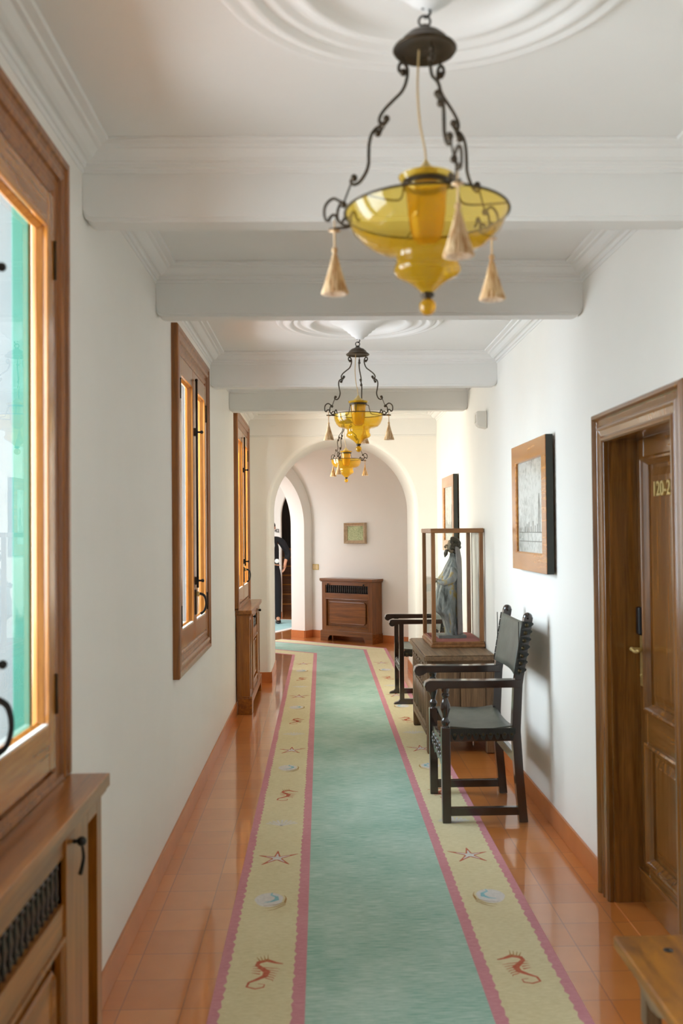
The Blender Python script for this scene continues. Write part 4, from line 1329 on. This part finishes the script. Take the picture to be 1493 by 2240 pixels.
# ------------------------------------------------------------------ foreground side table (lower right)
tb = thing('side_table', 'low rustic orange-brown wooden table at the bottom right corner', 'table', (0.738, 1.72, 0.0044))
m = MB(); m.box(0, 0.44, 0, 0.69, 0.47, 0.50)
m.build('table_top', M['rustic'], tb, bevel=0.006, seg=3)
for x_ in (0.045, 0.36):
    for y_ in (0.07, 0.58):
        m = MB(); m.box(x_, x_ + 0.04, y_, y_ + 0.04, 0.32, 0.47)
        m.lathe([(0.014, 0.05), (0.02, 0.09), (0.014, 0.12), (0.024, 0.18), (0.016, 0.23), (0.022, 0.28), (0.018, 0.32)], 16, (x_ + .02, y_ + .02, 0))
        m.box(x_ + 0.002, x_ + 0.038, y_ + 0.002, y_ + 0.038, 0, 0.055)
        m.build('leg', M['chest_z'], tb, bevel=0.003)
for x_ in (0.03, 0.40):
    m = MB(); pts = [(0.03, 0.47), (0.66, 0.47), (0.66, 0.44)]
    for i in range(13):
        t = i / 12; pts.append((0.66 - t * 0.63, 0.425 + 0.02 * cos(t * 4 * pi)))
    m.prism(pts, 'x', x_, x_ + 0.014); m.build('apron', M['chest_y'], tb)
for (x_, y_) in ((0.11, 0.60), (0.30, 0.35)):
    m = MB(); m.lathe([(0.0005, 0.5012), (0.012, 0.5012), (0.012, 0.4995)], 16, (x_, y_, 0)); m.build('peg', M['iron'], tb)

# ------------------------------------------------------------------ runner rug (one mesh, pattern inside)
TURN_Y0, TURN_X0, TSL = 12.03, 0.2325, 0.466
def miter(c): return TURN_Y0 + (c - TURN_X0) * TSL
RUGY0, RUGLEN2 = -1.0, 1.55


def rug_path(c, step=0.02):
    """points along the runner at sideways position c"""
    out = []; y = RUGY0; ym = miter(c)
    n1 = int((ym - RUGY0) / step)
    for i in range(n1): out.append((c, RUGY0 + (ym - RUGY0) * i / n1, (ym - RUGY0) * i / n1))
    M0 = Vector((c, ym))
    # the second leg ends square to its own direction
    base = Vector((TURN_X0, TURN_Y0)).dot(Vector((HU.x, HU.y)))
    L2 = base + RUGLEN2 - M0.dot(Vector((HU.x, HU.y)))
    n2 = int(L2 / step)
    for i in range(n2 + 1):
        q = M0 + Vector((HU.x, HU.y)) * (L2 * i / n2); out.append((q.x, q.y, (ym - RUGY0) + L2 * i / n2))
    return out


def rug_strip(m, c0, c1, z, wav0=0, wav1=0, mi=0, step=0.02):
    def line(c, wv, sgn):
        N = 680
        ym = miter(c); L1 = ym - RUGY0
        base = Vector((TURN_X0, TURN_Y0)).dot(Vector((HU.x, HU.y)))
        M0 = Vector((c, ym)); L2 = base + RUGLEN2 - M0.dot(Vector((HU.x, HU.y)))
        out = []
        N1 = 600; N2 = 80
        for i in range(N1 + N2 + 1):
            if i < N1: s_ = L1 * i / N1; q = Vector((c, RUGY0 + s_)); nn = Vector((1, 0))
            else:
                s2 = L2 * (i - N1) / N2; q = M0 + Vector((HU.x, HU.y)) * s2; s_ = L1 + s2; nn = Vector((HU.y, -HU.x))
            if wv:
                off = wv * (abs(sin(s_ * pi / 0.058 + 0.4 * sin(s_ * 3))) - 0.5 + 0.35 * noise.noise(Vector((s_ * 9, c * 7, 0))))
                q = q + nn * off
            out.append((q.x, q.y, z))
        return out
    A, B = line(c0, wav0, 1), line(c1, wav1, 1)
    k = len(A); m.cur = mi
    m.add(A + B, [(i, i + 1, k + i + 1, k + i) for i in range(k - 1)])


m = MB()
# body slab
zt = 0.003
def slab(m, c0, c1, z0, z1):
    P = [(c0, RUGY0), (c1, RUGY0), (c1, miter(c1))]
    base = Vector((TURN_X0, TURN_Y0)).dot(Vector((HU.x, HU.y)))
    def endp(c):
        M0 = Vector((c, miter(c))); L2 = base + RUGLEN2 - M0.dot(Vector((HU.x, HU.y))); q = M0 + Vector((HU.x, HU.y)) * L2; return (q.x, q.y)
    P += [endp(c1), endp(c0), (c0, miter(c0))]
    m.cur = 2
    m.prism(P, 'z', z0, z1)
slab(m, -0.375, 0.84, 0.0005, zt)
rug_strip(m, -0.340, 0.805, zt + 0.0003, 0.013, -0.013, 0)        # straw ground
rug_strip(m, -0.108, 0.573, zt + 0.0006, -0.010, 0.010, 2)        # rose inner bands
rug_strip(m, -0.066, 0.531, zt + 0.0009, 0, 0, 1)                 # teal field
zm = zt + 0.0007
ZMI = {'coral': 3, 'white': 4, 'blue': 5, 'tan': 6}


def ribbon(pts, wd, mi, dz=0.0, fx=1, ox=0, oy=0):
    """flat stroke of the woven motifs; fx mirrors"""
    m.cur = mi
    P = [Vector((ox + p[0] * fx, oy + p[1])) for p in pts]
    k = len(P); A = []; B = []
    for i, p in enumerate(P):
        t = (P[min(i + 1, k - 1)] - P[max(i - 1, 0)]).normalized(); nn = Vector((-t.y, t.x))
        ww = wd[i] if isinstance(wd, (list, tuple)) else wd
        A.append((p.x + nn.x * ww / 2, p.y + nn.y * ww / 2, zm + dz)); B.append((p.x - nn.x * ww / 2, p.y - nn.y * ww / 2, zm + dz))
    m.add(A + B, [(i, i + 1, k + i + 1, k + i) for i in range(k - 1)])


def poly(pts, mi, dz, fx, ox, oy):
    m.cur = mi
    m.add([(ox + p[0] * fx, oy + p[1], zm + dz) for p in pts], [tuple(range(len(pts)))])


def starfish(ox, oy, fx):
    tips = [(0.0, 0.10), (0.098, 0.055), (0.060, -0.085), (-0.068, -0.085), (-0.088, 0.04)]
    for k in range(5):
        a = math.atan2(tips[k][1], tips[k][0]); r0 = 0.022
        cpt = [(tips[k][0] * t, tips[k][1] * t) for t in (0.12, 0.35, 0.6, 0.85, 1.0)]
        ribbon(cpt, [0.034, 0.026, 0.017, 0.010, 0.004], 3, 0.0, fx, ox, oy)
        ribbon(cpt[:3], [0.016, 0.011, 0.004], 4, 0.0003, fx, ox, oy)
    poly([(0.022 * cos(2 * pi * i / 10), 0.022 * sin(2 * pi * i / 10)) for i in range(10)], 4, 0.0002, fx, ox, oy)


def shell(ox, oy, fx):
    pts = [(0.062 * cos(a) * (1.0 if sin(a) > 0 else 0.92), 0.075 * sin(a)) for a in [2 * pi * i / 20 for i in range(20)]]
    poly(pts, 4, 0.0, fx, ox - 0.01 * fx, oy + 0.01)
    ribbon([(0.0, 0.085), (-0.004, 0.06), (0.02, 0.04), (0.022, 0.01), (0.0, -0.01), (-0.03, -0.02)], [0.004, 0.010, 0.016, 0.022, 0.012, 0.003], 5, 0.0004, fx, ox, oy)
    for q in range(3):
        ribbon([(-0.03 + q * .01, -0.055 - q * 0.025), (0.02, -0.045 - q * 0.022), (0.055 + q * 0.003, -0.02 - q * 0.012), (0.060 + q * 0.003, 0.03 - q * 0.01), (0.052, 0.055)][:5 - q], [0.002, 0.004, 0.005, 0.004, 0.002][:5 - q], 6, 0.0005, fx, ox, oy)


def scal(ox, oy, fx):
    for q in range(9):
        a = R(20 + q * 17.5)
        ribbon([(0, -0.045), (0.055 * cos(a), -0.03 + 0.05 * sin(a)), (0.088 * cos(a), -0.03 + 0.085 * sin(a))], [0.003, 0.010, 0.013], 4, 0.0, fx, ox, oy)


def seahorse(ox, oy, fx):
    ribbon([(0.072, 0.045), (0.045, 0.055), (0.015, 0.075), (-0.015, 0.060), (-0.020, 0.040), (0.0, 0.01), (0.018, -0.015), (0.012, -0.045), (-0.015, -0.070), (-0.04, -0.09), (-0.045, -0.12), (-0.015, -0.135), (0.012, -0.125), (0.015, -0.105), (-0.008, -0.10)],
           [0.006, 0.012, 0.024, 0.020, 0.016, 0.020, 0.026, 0.022, 0.014, 0.010, 0.009, 0.008, 0.007, 0.005, 0.003], 3, 0.0, fx, ox, oy)
    for q in range(6):
        ribbon([(0.0 + 0.003 * q, 0.02 - q * 0.016), (0.04, 0.012 - q * 0.017), (0.062 - 0.004 * q, 0.006 - q * 0.018)], [0.006, 0.004, 0.002], 3, 0.0002, fx, ox, oy)
    for q in range(4):
        ribbon([(-0.005, 0.03 - q * 0.02), (-0.035, 0.028 - q * 0.016)], [0.008, 0.002], 3, 0.0002, fx, ox, oy)
    for q in range(4):
        ribbon([(-0.012 + q * 0.01, 0.07), (-0.025 + q * 0.013, 0.10 + 0.006 * q)], [0.006, 0.002], 6, 0.0003, fx, ox, oy)


seq = [seahorse, shell, starfish, scal]
yy = 3.34; k = 0
ys_ = [3.34, 3.96, 4.47, 5.0, 5.55, 6.15, 6.65, 7.18, 7.68, 8.25, 8.80, 9.35, 9.85, 10.4, 10.95]
for i, y in enumerate([2.8, 2.25, 1.75]): seq[(3 - i) % 4](-0.222, y, 1); seq[(3 - i) % 4](0.69, y, -1)
for i, y in enumerate(ys_):
    seq[i % 4](-0.222, y, 1); seq[i % 4](0.69, y, -1)
# motifs along the turned leg
rg = m.build('runner_rug', [M['rug_yellow'], M['rug_teal'], M['rug_pink'], M['rug_coral'], M['rug_white'], M['rug_blue'], M['rug_tan']])
tag(rg, 'long teal runner rug with rose and straw borders of starfish and shells down the corridor', 'rug')
# second, paler rug on the landing
m = MB()
q0 = Vector((-0.723, 14.303)); q1 = Vector((-0.40, 15.02)); dv = (q1 - q0).normalized(); nv = Vector((-dv.y, dv.x))
def quad(m, a, b, c_, e, z, mi):
    m.cur = mi
    P = [q0 + dv * a + nv * c_, q0 + dv * b + nv * c_, q0 + dv * b + nv * e, q0 + dv * a + nv * e]
    m.prism([(p.x, p.y) for p in P], 'z', 0.0005 if mi == 0 else 0.006, z)
quad(m, -0.6, 2.0, 0.0, 2.0, 0.006, 0); quad(m, -0.5, 1.9, 0.10, 1.9, 0.0068, 1)
tag(m.build('landing_rug', [M['rug_white'], M['rug_pale']]), 'pale blue rug with a white border under the suited person beyond the arches', 'rug')


# ------------------------------------------------------------------ person
def skin_mesh(name, nodes, edges, mat, parent, root=0, sub=2):
    me = bpy.data.meshes.new(name)
    me.from_pydata([n[0] for n in nodes], edges, [])
    o = bpy.data.objects.new(name, me); C.objects.link(o); o.parent = parent
    md = o.modifiers.new('skin', 'SKIN'); md.use_smooth_shade = True; md.branch_smoothing = 0.3
    for i, n in enumerate(nodes):
        r = n[1]; r = (r, r) if isinstance(r, (int, float)) else r
        me.skin_vertices[0].data[i].radius = r
        me.skin_vertices[0].data[i].use_root = (i == root)
    sb = o.modifiers.new('sub', 'SUBSURF'); sb.levels = sub; sb.render_levels = sub
    me.materials.append(mat)
    return o


pe = thing('person', 'person in a black dinner suit and bow tie, half hidden by the arch edge', 'person', (-0.85, 15.83, 0.007))
K = 1.0
# body as one skinned surface: (position, radius); faces -Y
N = []; E = []
def nd(p, r, link=None):
    N.append((p, r))
    if link is not None: E.append((link, len(N) - 1))
    return len(N) - 1
pel = nd((0, 0, 0.93), (0.115, 0.085))
wai = nd((0, 0.0, 1.08), (0.115, 0.09), pel); che = nd((0, 0.0, 1.28), (0.14, 0.10), wai); upc = nd((0, 0.01, 1.37), (0.10, 0.075), che)
nk = nd((0, 0.008, 1.46), 0.056, upc); hb = nd((0, -0.005, 1.53), (0.060, 0.062), nk); hm = nd((0, -0.006, 1.60), (0.080, 0.092), hb); ht = nd((0, 0.002, 1.675), (0.070, 0.080), hm)
def hand(wr, dirn, side, curl):
    dv_ = Vector(dirn).normalized(); wv = Vector(N[wr][0])
    lat = Vector((0.25 * side, -0.95, 0)).normalized()
    palm = nd(tuple(wv + dv_ * 0.05), (0.030, 0.020), wr); pk = nd(tuple(wv + dv_ * 0.085), (0.034, 0.016), palm)
    for q, ln_ in enumerate((0.070, 0.080, 0.074, 0.058)):
        off = lat * (0.028 - q * 0.019)
        a = nd(tuple(wv + dv_ * 0.095 + off), 0.0095, pk)
        b = nd(tuple(wv + dv_ * (0.095 + ln_ * 0.5) + off * 1.1 + Vector((-side * curl * 0.010, 0, 0))), 0.0085, a)
        nd(tuple(wv + dv_ * (0.095 + ln_ * 0.95) + off * 1.1 + Vector((-side * curl * 0.034, 0, 0))), 0.0075, b)
    a = nd(tuple(wv + dv_ * 0.055 + lat * 0.040 + Vector((-side * 0.01, 0, 0))), 0.011, palm)
    nd(tuple(wv + dv_ * 0.095 + lat * 0.052 + Vector((-side * 0.028, 0, 0))), 0.009, a)
# his left arm (photo right), elbow out, hand beside the hip
sh = nd((0.165, 0.01, 1.365), 0.042, upc); el = nd((0.285, 0.03, 1.16), 0.043, sh); wl = nd((0.245, -0.12, 1.02), 0.027, el)
hand(wl, (-0.10, -0.12, -1.0), 1, 1.0)
sh2 = nd((-0.165, 0.01, 1.365), 0.042, upc); el2 = nd((-0.25, -0.02, 1.13), 0.043, sh2); wl2 = nd((-0.02, -0.20, 1.00), 0.027, el2)
hand(wl2, (1.0, -0.1, -0.15), -1, 0.6)
for s in (-1, 1):
    hp = nd((s * 0.085, 0.0, 0.86), 0.070, pel); kn = nd((s * 0.105, -0.01, 0.48), 0.056, hp); an = nd((s * 0.11, 0.02, 0.09), 0.038, kn)
    nd((s * 0.125, -0.13, 0.045), (0.040, 0.028), an)
skin_mesh('body', N, E, M['skin'], pe)
# face details
m = MB()
m.tube([(0, -0.088, 1.615), (0, -0.108, 1.583), (0, -0.094, 1.575)], [0.008, 0.013, 0.010], 8, 4)
m.build('nose', M['skin'], pe)
for s in (-1, 1):
    m = MB(); m.ball((s * 0.076, 0.005, 1.595), 0.022, 8, (0.35, 0.7, 1.3)); m.build('ear', M['skin'], pe)
    m = MB(); m.ball((s * 0.030, -0.086, 1.612), 0.009, 6, (1.3, 0.5, 0.7)); m.build('eye', M['hair'], pe)
    m = MB(); m.tube([(s * 0.015, -0.09, 1.632), (s * 0.045, -0.084, 1.632)], 0.004, 6); m.build('eyebrow', M['hair'], pe)
m = MB(); m.tube([(-0.024, -0.086, 1.548), (0, -0.092, 1.547), (0.024, -0.086, 1.548)], [0.003, 0.006, 0.003], 6, 3); m.build('mouth', plain('lips', srgb(170, 100, 90), 0.5), pe)
m = MB(); vs = []; rows, cols = 12, 28
for i in range(rows + 1):
    for j in range(cols):
        a = 2 * pi * j / cols
        e0 = R(-42 + 70 * max(0, -sin(a) + 0.15) ** 0.6)
        ee = e0 + (R(90) - e0) * i / rows
        wv = 1 + 0.03 * sin(11 * a + 4 * ee)
        vs.append((0.074 * cos(a) * cos(ee) * wv, 0.006 + 0.088 * sin(a) * cos(ee) * wv, 1.628 + 0.085 * sin(ee)))
m.add(vs, [(i * cols + j, i * cols + (j + 1) % cols, (i + 1) * cols + (j + 1) % cols, (i + 1) * cols + j) for i in range(rows) for j in range(cols)], True)
m.build('hair', M['hair'], pe, solid=0.012)
# jacket, trousers
N = []; E = []
a0 = nd((0, 0.0, 0.80), (0.165, 0.118)); a = nd((0, 0.0, 0.92), (0.155, 0.115), a0); b = nd((0, 0, 1.08), (0.145, 0.112), a); c_ = nd((0, 0, 1.28), (0.168, 0.122), b); dd_ = nd((0, 0.012, 1.39), (0.13, 0.10), c_); nd((0, 0.02, 1.455), (0.080, 0.070), dd_)
e0_ = nd((0.10, 0.012, 1.405), 0.075, dd_); e1 = nd((0.18, 0.012, 1.375), 0.072, e0_); e2 = nd((0.295, 0.03, 1.155), 0.056, e1); nd((0.258, -0.095, 1.045), 0.044, e2)
e0_ = nd((-0.10, 0.012, 1.405), 0.075, dd_); e1 = nd((-0.18, 0.012, 1.375), 0.072, e0_); e2 = nd((-0.26, -0.02, 1.125), 0.056, e1); nd((-0.07, -0.18, 1.01), 0.044, e2)
skin_mesh('jacket', N, E, M['suit'], pe)
N = []; E = []
a1 = nd((0, 0, 1.04), (0.135, 0.100)); a = nd((0, 0, 0.93), (0.145, 0.108), a1)
for s in (-1, 1):
    b = nd((s * 0.09, 0.0, 0.82), 0.098, a); c_ = nd((s * 0.105, -0.005, 0.48), 0.075, b); c2_ = nd((s * 0.11, 0.015, 0.12), 0.062, c_); nd((s * 0.11, 0.012, 0.03), 0.058, c2_)
skin_mesh('trousers', N, E, M['suit'], pe)
m = MB()
m.add([(-0.055, -0.112, 1.44), (0.055, -0.112, 1.44), (0.075, -0.138, 1.30), (0.02, -0.136, 1.06), (-0.02, -0.136, 1.06), (-0.075, -0.138, 1.30), (0, -0.150, 1.30), (0, -0.122, 1.44), (0, -0.146, 1.06)],
      [(0, 5, 6, 7), (7, 6, 2, 1), (5, 4, 8, 6), (6, 8, 3, 2)], True)
m.lathe([(0.058, 1.43), (0.060, 1.45), (0.056, 1.475)], 24, (0, 0.0, 0))
m.build('shirt', M['shirt'], pe, solid=0.006)
m = MB()
for s in (-1, 1): m.add([(0, -0.125, 1.448), (s * 0.05, -0.118, 1.472), (s * 0.05, -0.118, 1.425), (0, -0.135, 1.456), (0, -0.135, 1.440)], [(0, 1, 2), (3, 1, 2, 4)])
m.ball((0, -0.128, 1.448), 0.011, 6)
m.build('bow_tie', M['suit'], pe, solid=0.008)
for s in (-1, 1):
    m = MB(); vs = []; kk = 14
    prof = [(0.07, 0.036, 0.075), (0.04, 0.042, 0.075), (0.0, 0.042, 0.078), (-0.06, 0.044, 0.072), (-0.12, 0.047, 0.056), (-0.17, 0.042, 0.044), (-0.205, 0.022, 0.030)]
    for (y_, w_, h_) in prof:
        for q in range(kk):
            an = 2 * pi * q / kk; vs.append((s * 0.115 + s * 0.01 * (-y_ / 0.2) + w_ * cos(an), y_, max(0.002, h_ / 2 + h_ / 2 * sin(an) * 1.0)))
    m.add(vs, [(i * kk + q, i * kk + (q + 1) % kk, (i + 1) * kk + (q + 1) % kk, (i + 1) * kk + q) for i in range(len(prof) - 1) for q in range(kk)] + [tuple(range(kk)), tuple(range((len(prof) - 1) * kk, len(prof) * kk))], True)
    m.build('shoe', M['shoe'], pe)
fl = thing('white_flower', 'small white flower held at the waist by the suited person', 'flower', (-0.85 + 0.115, 15.83 - 0.27, 1.055))
m = MB()
for k in range(6):
    a = 2 * pi * k / 6; m.ball((0.022 * cos(a), -0.004, 0.022 * sin(a)), 0.017, 6, (1, 0.6, 1))
m.ball((0, -0.012, 0), 0.013, 6)
m.build('blossom', M['petal'], fl)
m = MB(); m.tube([(0, 0, -0.01), (-0.012, 0.01, -0.045), (-0.02, 0.02, -0.08)], 0.003, 6, 3)
m.build('stem', plain('green_stem', srgb(60, 84, 44), 0.6), fl)
